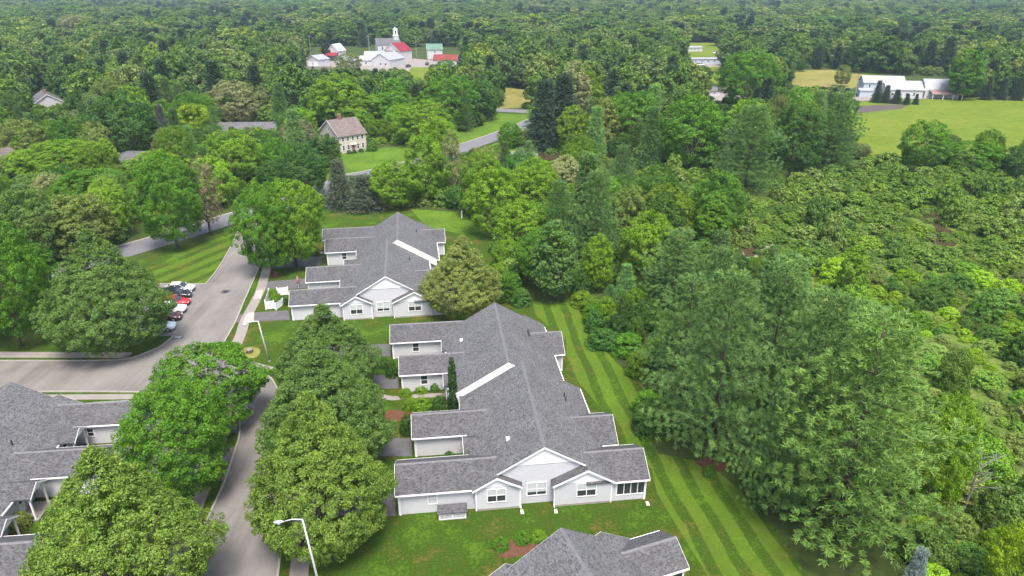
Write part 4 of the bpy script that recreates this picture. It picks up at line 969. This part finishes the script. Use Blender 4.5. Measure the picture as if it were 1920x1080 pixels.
# ------------------------------------------------------------------ vegetation: single trees one can pick out
LIN, LIN2, CRE = (0.100, 0.176, 0.030), (0.074, 0.145, 0.034), (0.138, 0.190, 0.050)
MAP, MAPB, DK = (0.062, 0.165, 0.014), (0.098, 0.205, 0.016), (0.042, 0.110, 0.022)
YEL, YG, OLV = (0.140, 0.240, 0.010), (0.105, 0.215, 0.014), (0.110, 0.160, 0.040)
PIN, PINL, SPR, BLU, WIL = (0.094, 0.192, 0.058), (0.112, 0.220, 0.052), (0.082, 0.115, 0.078), (0.15, 0.21, 0.22), (0.160, 0.190, 0.090)
PLACED, SEEN = [], []
def E(kind, base, ty, wpx, col, label, group=None, cat='tree', H=None, var=None):
    x, y = G(*base); h = H or height_at(base[1], ty)
    zc = proj(x, y, h*0.45)[2]; R = wpx/2*zc/F_PX
    plant(kind, (x, y), h, R, col, label, cat, group, var=var); PLACED.append((x, y, R)); SEEN.append((x, y, h))
# near trees along the street
E('linden', (613,1018), 740, 262, LIN, 'pale olive linden standing behind the grey lamp arm', var=0)
E('linden', (622,872), 641, 250, LIN2, 'middle linden of three beside the long townhouse row', var=1)
E('linden', (622,742), 573, 196, LIN2, 'linden of three next to the corner lawn', var=2)
E('linden', (262,1160), 848, 345, LIN, 'broad pale olive linden in front of the porch townhouse', var=1)
E('maple', (358,928), 724, 205, MAP, 'deep green kerbside maple between olive linden and road corner', var=0)
E('maple', (408,795), 655, 205, MAP, 'wide bright green maple overhanging the street junction', var=1)
E('linden', (218,653), 434, 226, LIN2, 'large rounded linden beside the parked cars', var=2)
E('maple', (40,650), 408, 150, MAP, 'green maple beside large linden over the sidewalk')
E('round', (-60,640), 430, 160, DK, 'dark tree at wood edge above the sidewalk')
E('maple', (510,513), 345, 125, MAP, 'tall green maple standing in mulch before the second townhouse row', var=2)
E('maple', (556,500), 338, 130, MAPB, 'green maple nearest the garage wings of the second townhouse row', var=0)
E('linden', (870,588), 444, 152, CRE, 'cream flowering rounded tree at the townhouse end', var=0)
E('maple', (333,465), 290, 125, MAP, 'slender trunked green maple on the striped verge', var=1)
E('airy', (395,440), 300, 70, (0.15,0.13,0.09), 'thin brownish grey tree beside the main road')
E('spruce', (640,390), 300, 62, SPR, 'grey green spruce with pointed top beside the road')
E('spruce', (686,394), 328, 72, SPR, 'shorter grey green spruce beside the taller one')
E('round', (575,372), 272, 90, DK, 'dark round tree left of the grey spruces')
E('round', (800,378), 256, 90, MAPB, 'bright green tree between the road and meadow')
E('maple', (742,388), 305, 105, MAPB, 'spreading bright green tree beside the grey spruces')
E('airy', (850,372), 248, 46, WIL, 'pale wispy tree beside the road bend')
E('round', (955,277), 230, 46, MAP, 'small green tree on the inside of road bend')
E('spruce', (1020,278), 150, 84, (0.044,0.078,0.050), 'dark spruce behind the road bend')
E('spruce', (1055,275), 138, 80, (0.044,0.078,0.050), 'dark spruce beside brook pool')
E('tall', (1075,262), 118, 70, WIL, 'pale grey green willow above the dark spruces')
E('round', (1180,285), 170, 115, MAP, 'round green tree right of dark spruces')
E('round', (1292,318), 182, 130, MAP, 'large dense green tree behind the marsh')
E('pine', (1395,365), 195, 135, PIN, 'tall layered pine rising from the marsh edge', var=1)
E('round', (1480,330), 195, 105, DK, 'dark green tree beside the layered marsh pine')
E('pine', (1555,322), 172, 105, PIN, 'dark pine at the corner of the hay field')
E('maple', (1400,212), 96, 125, MAP, 'broad round tree standing alone behind the far yard')
E('round', (1725,318), 228, 92, MAP, 'rounded green tree against the hay field')
E('round', (1820,322), 266, 110, MAP, 'low wide green tree against the hay field')
E('round', (1905,335), 272, 66, DK, 'dark rounded tree at the field corner')
E('pine', (1115,498), 318, 128, PIN, 'dark pine behind the striped lawn thicket', var=0)
E('round', (1212,520), 402, 108, YG, 'bright yellow green tree beside the dark pine')
E('round', (1118,545), 442, 64, YG, 'small bright yellow green tree in front of dark pine')
E('pine', (1262,580), 430, 130, PIN, 'rounded grey green pine beside the yellow green tree', var=2)
E('round', (985,470), 380, 120, MAPB, 'bright green tree at the edge of thicket behind townhouses')
E('round', (925,440), 318, 110, YG, 'yellow green tree beside the meadow')
E('round', (1000,400), 300, 100, YG, 'light green tree above the brook pool bushes')
for k, (b, ty, w, c, v_) in enumerate([((1330,858),505,250,PIN,0), ((1275,742),515,160,PIN,1), ((1425,800),482,210,PIN,2), ((1330,660),462,140,PIN,0),
        ((1455,690),500,180,PIN,1), ((1562,1010),592,320,PINL,2), ((1500,880),545,200,PIN,1), ((1565,790),560,180,PINL,0), ((1440,960),690,160,PIN,0), ((1575,880),580,190,PIN,2), ((1400,720),560,150,PIN,2)]):
    E('pine', b, ty, w, c, ['large white pine overhanging the lawn edge beside the mulch', 'white pine beside the lawn at the narrow end of the grove', 'tallest white pine in the middle of the grove', 'slim white pine beside the grey green pine', 'white pine on the marsh side of the grove',
       'broad pale green white pine whose boughs sweep toward the blue spruce', 'white pine between the tallest and the pale pine', 'pale white pine facing the upright bright tree', 'short white pine under the pale pine', 'white pine just behind the broad pale pine', 'white pine hidden behind the lawn edge pine'][k],
      'pine grove beside the striped lawn', var=v_)
E('round', (1735,960), 745, 110, YG, 'yellow green tree beside pale pines')
E('round', (1905,1150), 985, 150, YEL, 'vivid yellow tree in front of the marsh alders')
E('spruce', (1690,1160), 1030, 62, BLU, 'young blue spruce tip in the thicket')
E('tall', (1590,560), 462, 60, MAPB, 'small upright bright green tree among marsh alders')
a = math.radians(6.83); cx_, cy_, _ = b1w(-8.0, 16.15); dr_ = ray(960, 670)
plant('column', (cx_, cy_), H_CAM + cy_*dr_[2]/dr_[1], 0.62, (0.026, 0.070, 0.014), 'narrow columnar cedar against the townhouse roof')
for k, (b, ty, w, c, lab) in enumerate([((250,305),172,120,DK,'large dark rounded tree among the left houses'), ((375,275),196,78,YEL,'golden yellow green tree behind the road'),
        ((310,270),196,34,(0.10,0.12,0.11),'grey blue spruce beside the golden tree'), ((445,238),152,90,WIL,'pale willow like tree behind the low roof'), ((505,228),165,50,WIL,'thin pale tree beside the willow'),
        ((675,240),172,120,MAPB,'light green tree behind the cream house'), ((640,240),140,110,MAPB,'broad light green tree on the slope below the village'), ((795,270),190,110,MAPB,'bright rounded tree right of the cottage lawn'),
        ((130,345),265,170,MAPB,'bright green spreading maple among the left houses'), ((55,310),225,90,OLV,'olive tree near the tan house'), ((60,345),280,100,YG,'yellow green small tree by the tan house'),
        ((180,400),320,150,MAP,'domed green tree in front of the spreading maple'), ((300,350),285,120,MAPB,'light domed tree above the striped verge'), ((440,345),248,110,MAPB,'bright tree by the hidden low roof'),
        ((530,360),300,95,DK,'dense dark round tree behind the twin maples'), ((475,330),270,90,MAPB,'bright green tree left of dense dark one'), ((150,480),365,150,OLV,'olive pine like tree above the parking lot'),
        ((70,500),360,130,LIN2,'grey green tree above the parked cars'), ((610,320),255,70,DK,'dark tree in front of the cream house corner'), ((150,75),28,70,WIL,'pale rounded tree in the far left woods'),
        ((845,240),140,110,MAP,'tall green tree beside the meadow road'), ((900,225),150,75,DK,'dark green tree at meadow corner')]):
    E('spruce' if 'spruce' in lab else ('airy' if 'thin' in lab else ('maple' if 'maple' in lab else 'round')), b, ty, w, c, lab)
# farm spruces and field trees
for k, (bx, by, ty, w) in enumerate([(1642,192,151,22),(1659,193,160,20),(1679,194,168,24),(1699,196,176,15),(1716,196,176,13)]):
    E('spruce', (bx, by), ty, w, (0.045,0.080,0.050), ['tall', 'middle', 'broad', 'small', 'smallest'][k] + ' dark spruce before the farm drive')
for k, (bx, by, ty) in enumerate([(1847,187,143),(1876,187,146),(1905,188,145)]):
    E('spruce', (bx, by), ty, 24, (0.045,0.080,0.050), 'dark cone shaped spruce along the back of the hay field', 'spruces behind the hay field')
E('tall', (1800,187), 92, 66, MAP, 'tall leafy tree overhanging the gambrel barn')
E('round', (1577,162), 122, 30, OLV, 'young tree standing in the golden field')
E('round', (1501,134), 112, 20, DK, 'small round tree on the golden field edge')
E('round', (655,135), 100, 50, OLV, 'olive shrubby tree before the long white building')
E('round', (616,112), 84, 26, (0.020,0.012,0.018), 'dark purple leaved tree beside the white farmhouse')
E('round', (836,134), 112, 36, MAP, 'green bush tree before the rusty shed')
# garden shrubs
def SH(px, py, h, r, col, label, cat='shrub', group=None): plant('bush', G(px, py), h, r, col, label, cat, group)
for (px, py, h, r, c, lab) in [(792,772,1.8,1.3,MAPB,'bright green shrub by the entry path mulch'), (770,766,1.4,0.9,YG,'light green shrub next to the entry path'), (825,766,1.6,1.1,DK,'dark shrub below the columnar cedar'),
        (845,770,1.1,0.8,OLV,'olive shrub beside the cedar'), (765,812,2.4,0.9,DK,'tall dark shrub at the garage wing corner'), (735,705,2.2,0.9,DK,'dark shrub by the second garage wing'),
        (760,742,0.9,0.9,YG,'pale low shrub beside the wing wall'), (790,735,0.7,0.8,YG,'low flowering plants under the wing window'), (815,733,1.0,0.6,MAP,'small shrub by the flag'),
        (842,860,0.8,0.7,DK,'small dark plant by the blank garage wall'), (938,1026,0.9,0.85,MAP,'leafy plant in the mulch bed'), (980,1014,0.8,0.8,MAP,'small plant behind the mulch bed'), (1010,1010,0.7,0.8,MAPB,'light plant beside the mulch bed'),
        (1330,892,1.2,0.7,MAP,'lone leafy shrub on the striped lawn edge'), (520,568,1.6,1.1,MAPB,'shrub inside white fence corner'), (512,558,1.5,0.9,YG,'yellow green shrub behind white fence'), (532,570,1.2,0.9,DK,'dark shrub between fence and garage'),
        (720,688,1.3,0.8,DK,'dark shrub by garage path'), (655,288,1.0,0.9,DK,'clipped dark shrub at the cream house front'), (665,287,0.9,0.8,DK,'round shrub by the cream house door'), (677,285,1.0,0.9,DK,'clipped shrub at the cream house corner'), (697,283,2.6,1.9,MAP,'green shrub at the side of cream house'),
        (42,985,1.4,1.0,OLV,'flowering shrub beside the white porch'), (590,478,1.4,1.0,OLV,'shrub by the far garage path'), (745,640,1.0,0.8,MAP,'small shrub at the back garage corner')]:
    SH(px, py, h, r, c, lab)
# dead snag
x, y = G(1805, 960); e = empty('dead_tree', (x, y, 0)); tag(e, 'bare grey dead tree among the marsh alders', 'dead tree')
m = MB(); m.tube([(0,0,0),(0.15,0,3),(0.1,0.15,6.8)], [0.14,0.09,0.03], 7)
tr = m.build('trunk', M['bark_pale'], e)
rr = random.Random(5)
for k in range(22):
    z = 2.6 + 0.18*k; t_ = rr.uniform(0, 6.28); L = rr.uniform(1.0, 2.3)
    b_ = MB(); q = (0.12+math.cos(t_)*L*0.55, math.sin(t_)*L*0.55, z+L*0.5); b_.tube([(0.12,0.05,z), q, (0.12+math.cos(t_)*L, math.sin(t_)*L, z+L*0.8)], [0.045,0.03,0.012], 5)
    b_.tube([q, (0.12+math.cos(t_+0.6)*L, math.sin(t_+0.6)*L, z+L*0.6)], [0.025,0.01], 4); b_.build('branch', M['bark_pale'], e)

# ------------------------------------------------------------------ vegetation: woods, thicket, marsh alders
OPEN = [LAWN_PX, FIELD_PX, [(1478,172),(1480,130),(1560,129),(1600,136),(1670,140),(1800,150),(1800,186),(1598,190),(1560,178)],
        [(925,162),(1005,168),(1012,200),(930,206)], [(568,134),(572,112),(640,96),(760,90),(875,100),(870,134),(815,134),(800,166),(758,152),(690,152)],
        [(1275,128),(1278,80),(1360,80),(1362,126),(1385,152),(1345,162)], [(1300,195),(1315,158),(1345,150),(1462,178),(1462,196),(1330,202)],
        [(595,310),(640,280),(795,265),(805,300),(765,304),(690,320),(600,345)], [(930,214),(990,216),(985,236),(930,262),(870,290),(830,290),(860,262)],
        [(868,288),(932,266),(1020,282),(1050,300),(1000,312),(870,300)], [(765,392),(860,398),(920,432),(870,440)], [(45,205),(60,168),(130,180),(130,206)], [(-60,355),(-60,300),(18,300),(20,352)],
        [(425,260),(430,238),(515,238),(518,260)], [(232,316),(235,300),(268,300),(268,316)]]
def in_open(px, py): return any(inside((px, py), p) for p in OPEN)
road_pts = ml + ml2
def near_road(x, y, d): return any((x-a)**2 + (y-b)**2 < d*d for a, b in road_pts)
PROT = [(275,462),(300,450),(345,440),(430,418),(613,352),(628,345),(690,326),(740,312),(764,306),(760,315),(880,272),(905,268),(925,258),(865,280),(950,206),(980,210),(940,204),(950,185),(980,188),(960,175),(905,245),(880,250),(960,225),
        (600,240),(620,235),(640,230),(640,260),(660,262),(680,262),(660,245),(685,270),(650,282),(682,282),(605,255),(700,292),(730,288),(750,285),(720,298),(700,305),(738,60),(738,72),(738,85),(745,95),(785,108),(785,118),(795,135),(790,145),(800,128),
        (1293,88),(1300,95),(1318,92),(1338,100),(1298,108),(1310,112),(1325,110),(1340,112),(1310,120),(1340,130),(1338,155),(1334,165),(1333,175),(1350,185),(1397,140),(1396,155),(1395,170),(1393,186),(1370,180),
        (60,178),(80,178),(95,185),(110,180),(125,188),(70,192),(85,195),(115,192),(5,285),(8,305),(4,325),(440,232),(460,232),(480,236),(500,240),(240,298),(252,300),
        (1030,288),(1040,292),(1725,398),(1745,400),(1760,415),(1765,440),(1780,452),(1770,462),(1405,462),(1412,470),(1425,465),(867,408)]
PROT += [(px, py) for px in range(580, 772, 12) for py in (88, 98, 108, 118, 126)] + [(px, py) for px in range(800, 862, 10) for py in (88, 98, 108, 118)]
PROT += [(px, py) for px in range(1608, 1800, 14) for py in (140, 150, 160, 170, 180)] + [(px, py) for px in range(1610, 1930, 20) for py in (190, 205, 220, 238)] + [(px, 275) for px in (1640, 1660, 1890)] + [(px, py) for px in range(1490, 1600, 15) for py in (140, 150, 160)]
POOLS = [[(1705,392),(1740,388),(1762,400),(1772,425),(1795,440),(1792,460),(1765,470),(1748,455),(1752,425),(1720,410)], [(1385,452),(1402,450),(1425,470),(1400,482)], [(1008,285),(1030,280),(1055,284),(1046,297),(1015,303)]]
PROT += [(px, py) for px in range(1000, 1800, 7) for py in range(280, 480, 7) if any(inside((px, py), q) for q in POOLS)]
PROT = [(a, b, G(a, b)[1]) for a, b in PROT] + [(*proj(x, y, k*h)[:2], y - 3) for (x, y, h) in SEEN for k in (0.55, 0.8)]
def blocks(x, y, H, R, lo=0.0):
    cx, cy, zc = proj(x, y, H*0.55); rx = R*F_PX/zc; top = proj(x, y, H)[1]; bot = proj(x, y, H*lo)[1]
    ry = (bot-top)/2 + 1; cy = (bot+top)/2
    for a, b, gy in PROT:
        if gy > y + 2 and abs(a-cx) < rx*1.05 and ((a-cx)/rx)**2*0.9 + ((b-cy)/ry)**2*0.9 < 1.0: return True
    return False
rnd = random.Random(21)
trees, shrubs, far = [], [], []
GRID = {}
def free(x, y, d, pts=None):
    gx, gy = int(x//6), int(y//6)
    for i in range(gx-2, gx+3):
        for j in range(gy-2, gy+3):
            for (a, b, r) in GRID.get((i, j), ()):
                if (a-x)**2 + (b-y)**2 < (d+r)**2: return False
    return True
def put(x, y, r): GRID.setdefault((int(x//6), int(y//6)), []).append((x, y, r))
for (x, y, r) in PLACED: put(x, y, min(r*0.62, 6))
# broadleaf and conifer woods, 95 .. 480 m
tries = 0
while tries < 16000:
    tries += 1
    y = 95 + 400*rnd.random()**0.8; x = rnd.uniform(-0.82, 0.82)*y
    px, py, zc = proj(x, y, 0)
    if px < -150 or px > 2070 or in_open(px, py) or inside((px, py), MARSH_PX): continue
    if near_road(x, y, 8): continue
    c = rnd.random() < (0.12 if px < 1100 else 0.2)
    H = rnd.uniform(9, 20); R = H*rnd.uniform(0.34, 0.46) if not c else H*0.24
    if not free(x, y, R*0.68): continue
    if blocks(x, y, H, R):
        H *= 0.42; R *= 0.6
        if blocks(x, y, H, R): continue
    put(x, y, R*0.68); trees.append((y, x, H, R, c))
trees.sort()
near_w = [t_ for t_ in trees if -60 < proj(t_[1], t_[0], 8)[0] < 1980]
tone = [('green', MAP), ('green', MAP), ('bright green', MAPB), ('dark green', DK), ('olive', OLV), ('bright green', MAPB), ('olive', LIN2), ('yellow green', YG), ('pale grey green', WIL), ('dark green', DK), ('green', MAP), ('deep green', (0.050, 0.128, 0.018))]
LAND = [('cream two storey house', 644, 285), ('white village garage', 597, 128), ('church', 728, 100), ('rusty roofed shed', 838, 125), ('road bend', 960, 245), ('dark spruces', 1040, 275), ('brook pool', 1030, 290), ('mobile home', 1320, 119),
        ('garden shed', 1334, 179), ('broad lone tree', 1400, 210), ('golden field', 1530, 150), ('farmhouse', 1650, 178), ('gambrel barn', 1752, 181), ('hay field corner', 1610, 290), ('field spruces', 1876, 187), ('marsh pine', 1395, 365),
        ('white chimney house', 92, 205), ('tan house', 0, 345), ('low ranch roof', 468, 256), ('grey roof peak', 248, 314), ('striped verge', 340, 470), ('parked cars', 300, 580), ('second townhouse row', 700, 420), ('golden yellow tree', 375, 275), ('meadow', 960, 180), ('cottage lawn', 740, 290)]
LAND = [(n, *G(a, b)) for n, a, b in LAND]
MLAND = [('brook pool', 1760, 430), ('pale stream bank', 1410, 465), ('dead tree', 1805, 960), ('pine grove', 1560, 800), ('yellow green tree', 1735, 960), ('hay field', 1780, 305), ('marsh pine', 1395, 365), ('vivid yellow tree', 1905, 1150), ('blue spruce', 1690, 1160), ('striped lawn', 1300, 870),
         ('lawn end', 1050, 570), ('grey green pine', 1262, 580), ('upright bright tree', 1590, 560), ('dark pine', 1115, 498)]
MLAND = [(n, *G(a, b)) for n, a, b in MLAND]
def nearest(x, y, L): return min(L, key=lambda l: (l[1]-x)**2 + (l[2]-y)**2)[0]
regions = lambda x, y: ('left of the road', 'woods left of the main road') if x < -25 else (('behind the road bend', 'woods behind the road bend') if x < 60 else ('beyond the marsh', 'woods beyond the marsh'))
nind = 0
def jit(c, k=0.34):
    g = rnd.uniform(1-k, 1+k); return tuple(q*g*rnd.uniform(0.92, 1.08) for q in c)
rest = []
for (y, x, H, R, c) in trees:
    reg, grp = regions(x, y)
    if nind < 290:
        kind = ('pine' if rnd.random() < 0.6 else 'spruce') if c else rnd.choice(['round', 'round', 'round', 'maple', 'tall'])
        nm = {'pine': 'dark green pine', 'spruce': 'dark pointed spruce', 'round': 'rounded tree', 'maple': 'broad tree', 'tall': 'upright tree'}[kind]
        tw, tn = rnd.choice(tone) if not c else ('', PIN)
        size = 'low' if H < 11 else ('tall' if H > 16 else 'middling'); lm = nearest(x, y, LAND)
        plant(kind, (x, y), H, R if kind != 'tall' else R*0.8, jit(tn), ' '.join(('%s %s %s in the woods nearest the %s' % (size, tw, nm, lm)).split()), 'tree', 'trees in the woods nearest the ' + lm); nind += 1
    else: rest.append((x, y, H, R, c))
# marsh alders and lawn-edge thicket
THICK = [(945,470),(1000,420),(1100,380),(1300,440),(1420,480),(1540,640),(1620,850),(1720,1080),(1760,1200),(1640,1330),(1518,1085),(1450,985),(1400,928),(1330,868),(1235,850),(1198,790),(1207,720),(1160,682),(1122,640),(1095,577),(1005,578),(925,560)]
tries = 0
while tries < 30000:
    tries += 1
    y = 38 + 175*rnd.random()**0.9; x = rnd.uniform(-0.1, 1.08)*y
    px, py, zc = proj(x, y, 0)
    if px < 850 or px > 2100 or py > 1250: continue
    inT, inM = inside((px, py), THICK), inside((px, py), MARSH_PX)
    if not (inT or inM) or in_open(px, py): continue
    R = rnd.choice([rnd.uniform(0.7, 1.4), rnd.uniform(1.4, 3.3), rnd.uniform(1.6, 3.3)]); H = R*rnd.uniform(0.8, 1.4)
    if inM and not inT and rnd.random() < 0.05: R, H = rnd.uniform(2.0, 3.0), rnd.uniform(4.0, 6.5)
    if inT: R, H = rnd.uniform(1.4, 2.6), rnd.uniform(2.0, 4.2)
    if not free(x, y, R*0.78): continue
    if blocks(x, y, H, R*1.1): continue
    put(x, y, R*0.78); shrubs.append((y, x, H, R, inT))
shrubs.sort()
stone = [(0.104,0.205,0.034), (0.125,0.230,0.034), (0.142,0.220,0.055), (0.088,0.200,0.020), (0.152,0.280,0.020), (0.072,0.155,0.028), (0.138,0.210,0.048)]
srest = []; ns = 0
for (y, x, H, R, inT) in shrubs:
    px = proj(x, y, 1)[0]
    if ns < 290 and px < 1960:
        lm = nearest(x, y, MLAND); size = 'large' if R > 2.4 else ('small' if R < 1.7 else 'middling'); grp = 'shrubs nearest the ' + lm
        if inT:
            q = rnd.choice([('green', MAP), ('bright green', MAPB), ('deep green', (0.060,0.130,0.020)), ('dark', DK)]); c = q[1]; lab = '%s %s leafy bush in the thicket nearest the %s' % (size, q[0], lm)
        else:
            lab = '%s alder shrub in the marsh nearest the %s' % (size, lm); c = stone[int(3.5 + 2.4*math.sin(x*0.11+y*0.07) + rnd.uniform(-1.6, 1.6)) % 7]
        plant('bush', (x, y), H, R, jit(c), lab, 'shrub', grp); ns += 1
    else: srest.append((x, y, H, R))
print('trees', len(trees), 'single', nind, 'shrubs', len(shrubs), 'single', ns)

# prototypes for what nobody could count: far woods and the back of the marsh
PROTO = {}
def proto(name, items):
    c = bpy.data.collections.new(name)
    for k, me in enumerate(items):
        o = bpy.data.objects.new('%s_%02d' % (name, k), me); c.objects.link(o)
    PROTO[name] = c; return c
dec = [crown('far_crown', 100+s, 4.4, 0.8, 10.0, sh, 170, 34, 0.42, 0.90, M['leaf_far'], lob=0.2, inner=0.5, up=0.4) for s, sh in enumerate(['round', 'spread', 'round', 'tall', 'spread'])]
con = [conifer('far_crown', 120+s, 10.0, 2.5, k, M['needle_far'], 0.62, 5, 0.55, 0.16)[0] for s, k in enumerate(['pine', 'spruce'])]
shr = [crown('far_shrub', 140+s, 6.2, 0.2, 10.0, 'dome', 130, 26, 0.75, 1.6, M['leaf_shrub'], lob=0.22, inner=0.45, up=0.3) for s in range(4)]
proto('wood', dec + con); proto('alder', shr)
def scatter(name, coll, rows, label, cat):
    """rows: x, y, z, scale_xy, scale_z, index"""
    me = bpy.data.meshes.new(name); n = len(rows); A = np.array(rows, dtype=np.float32)
    me.vertices.add(n); me.vertices.foreach_set('co', A[:, :3].ravel())
    at = me.attributes.new('sc', 'FLOAT_VECTOR', 'POINT'); at.data.foreach_set('vector', A[:, [3, 3, 4]].ravel())
    at = me.attributes.new('rt', 'FLOAT_VECTOR', 'POINT'); rt = np.zeros((n, 3), np.float32); rt[:, 2] = RNG.uniform(0, 6.28, n); at.data.foreach_set('vector', rt.ravel())
    at = me.attributes.new('ix', 'INT', 'POINT'); at.data.foreach_set('value', A[:, 5].astype(np.int32))
    o = link(name, me); tag(o, label, cat, None, 'stuff')
    ng = bpy.data.node_groups.new(name + '_nodes', 'GeometryNodeTree')
    ng.interface.new_socket('Geometry', in_out='INPUT', socket_type='NodeSocketGeometry'); ng.interface.new_socket('Geometry', in_out='OUTPUT', socket_type='NodeSocketGeometry')
    N = ng.nodes; Lk = ng.links
    gi, go = N.new('NodeGroupInput'), N.new('NodeGroupOutput')
    ci = N.new('GeometryNodeCollectionInfo'); ci.inputs['Collection'].default_value = coll; ci.inputs['Separate Children'].default_value = True; ci.inputs['Reset Children'].default_value = True
    ip = N.new('GeometryNodeInstanceOnPoints'); ip.inputs['Pick Instance'].default_value = True
    def attr(nm, ty):
        a_ = N.new('GeometryNodeInputNamedAttribute'); a_.data_type = ty; a_.inputs['Name'].default_value = nm; return a_.outputs['Attribute']
    Lk.new(gi.outputs[0], ip.inputs['Points']); Lk.new(ci.outputs[0], ip.inputs['Instance'])
    Lk.new(attr('ix', 'INT'), ip.inputs['Instance Index']); Lk.new(attr('rt', 'FLOAT_VECTOR'), ip.inputs['Rotation']); Lk.new(attr('sc', 'FLOAT_VECTOR'), ip.inputs['Scale'])
    Lk.new(ip.outputs[0], go.inputs[0])
    md = o.modifiers.new('scatter', 'NODES'); md.node_group = ng
    return o
rows = []
for (x, y, H, R, c) in rest: rows.append((x, y, 0, R/(2.5 if c else 4.4), H/10, rnd.choice([5, 6]) if c else rnd.randrange(5)))
y = 488.0
while y < 2700:
    w = y*0.84 + 20; step = 13.0 + y*0.0065
    x = -w + rnd.uniform(0, step)
    while x < w:
        xx, yy = x + rnd.uniform(-0.45, 0.45)*step, y + rnd.uniform(-0.45, 0.45)*step
        c = rnd.random() < 0.36 + 0.22*math.sin(xx*0.013)*math.sin(yy*0.009)
        H = rnd.uniform(11, 21)*(0.92 if y < 800 else 1.0); R = (H*rnd.uniform(0.44, 0.92) if not c else H*0.33)*(1 + y*0.00012)
        px, py, zc = proj(xx, yy, 0)
        ok = not (yy < 900 and (in_open(px, py) or blocks(xx, yy, H, R)))
        if ok: rows.append((xx, yy, hill(xx, yy)-0.3, R/(2.5 if c else 4.4), H/10, rnd.choice([5, 6]) if c else rnd.randrange(5)))
        x += step
    y += step*0.9
print('far trees', len(rows))
scatter('far_forest', PROTO['wood'], rows, 'endless green forest reaching to the hazy horizon', 'forest')
rows = [(x, y, 0, R/6.2, H/10, rnd.randrange(4)) for (x, y, H, R) in srest]
if rows: scatter('marsh_thicket', PROTO['alder'], rows, 'dense grey green alder scrub covering the marsh behind', 'scrub')
# undergrowth beneath the near woods so that no bare ground shows between crowns
rows = []
for k in range(3000):
    y = 92 + 420*rnd.random()**0.75; x = rnd.uniform(-0.82, 0.82)*y; px, py, zc = proj(x, y, 0)
    if in_open(px, py) or near_road(x, y, 7.0) or inside((px, py), MARSH_PX): continue
    R = rnd.uniform(1.5, 3.2); H = R*rnd.uniform(0.8, 1.6)
    if blocks(x, y, H, R*1.1): continue
    rows.append((x, y, 0, R/6.2, H/10, rnd.randrange(4)))
scatter('undergrowth', PROTO['alder'], rows, 'low green undergrowth filling the gaps between the woodland trees', 'undergrowth')

# ------------------------------------------------------------------ haze: the air between here and the far hills
mh = bpy.data.materials.new('haze_air'); mh.use_nodes = True; hn = mh.node_tree.nodes; hn.remove(hn['Principled BSDF'])
pv = hn.new('ShaderNodeVolumePrincipled'); pv.inputs['Color'].default_value = (0.60, 0.78, 1.0, 1); pv.inputs['Density'].default_value = 0.00012; pv.inputs['Anisotropy'].default_value = 0.0
mh.node_tree.links.new(pv.outputs[0], hn['Material Output'].inputs['Volume'])
try: mh.cycles.homogeneous_volume = True
except Exception: pass
o = MB().box(-4300, 4300, -500, 4700, -2, 96).build('haze', mh); tag(o, 'pale summer haze over the woods', 'haze', None, 'stuff')
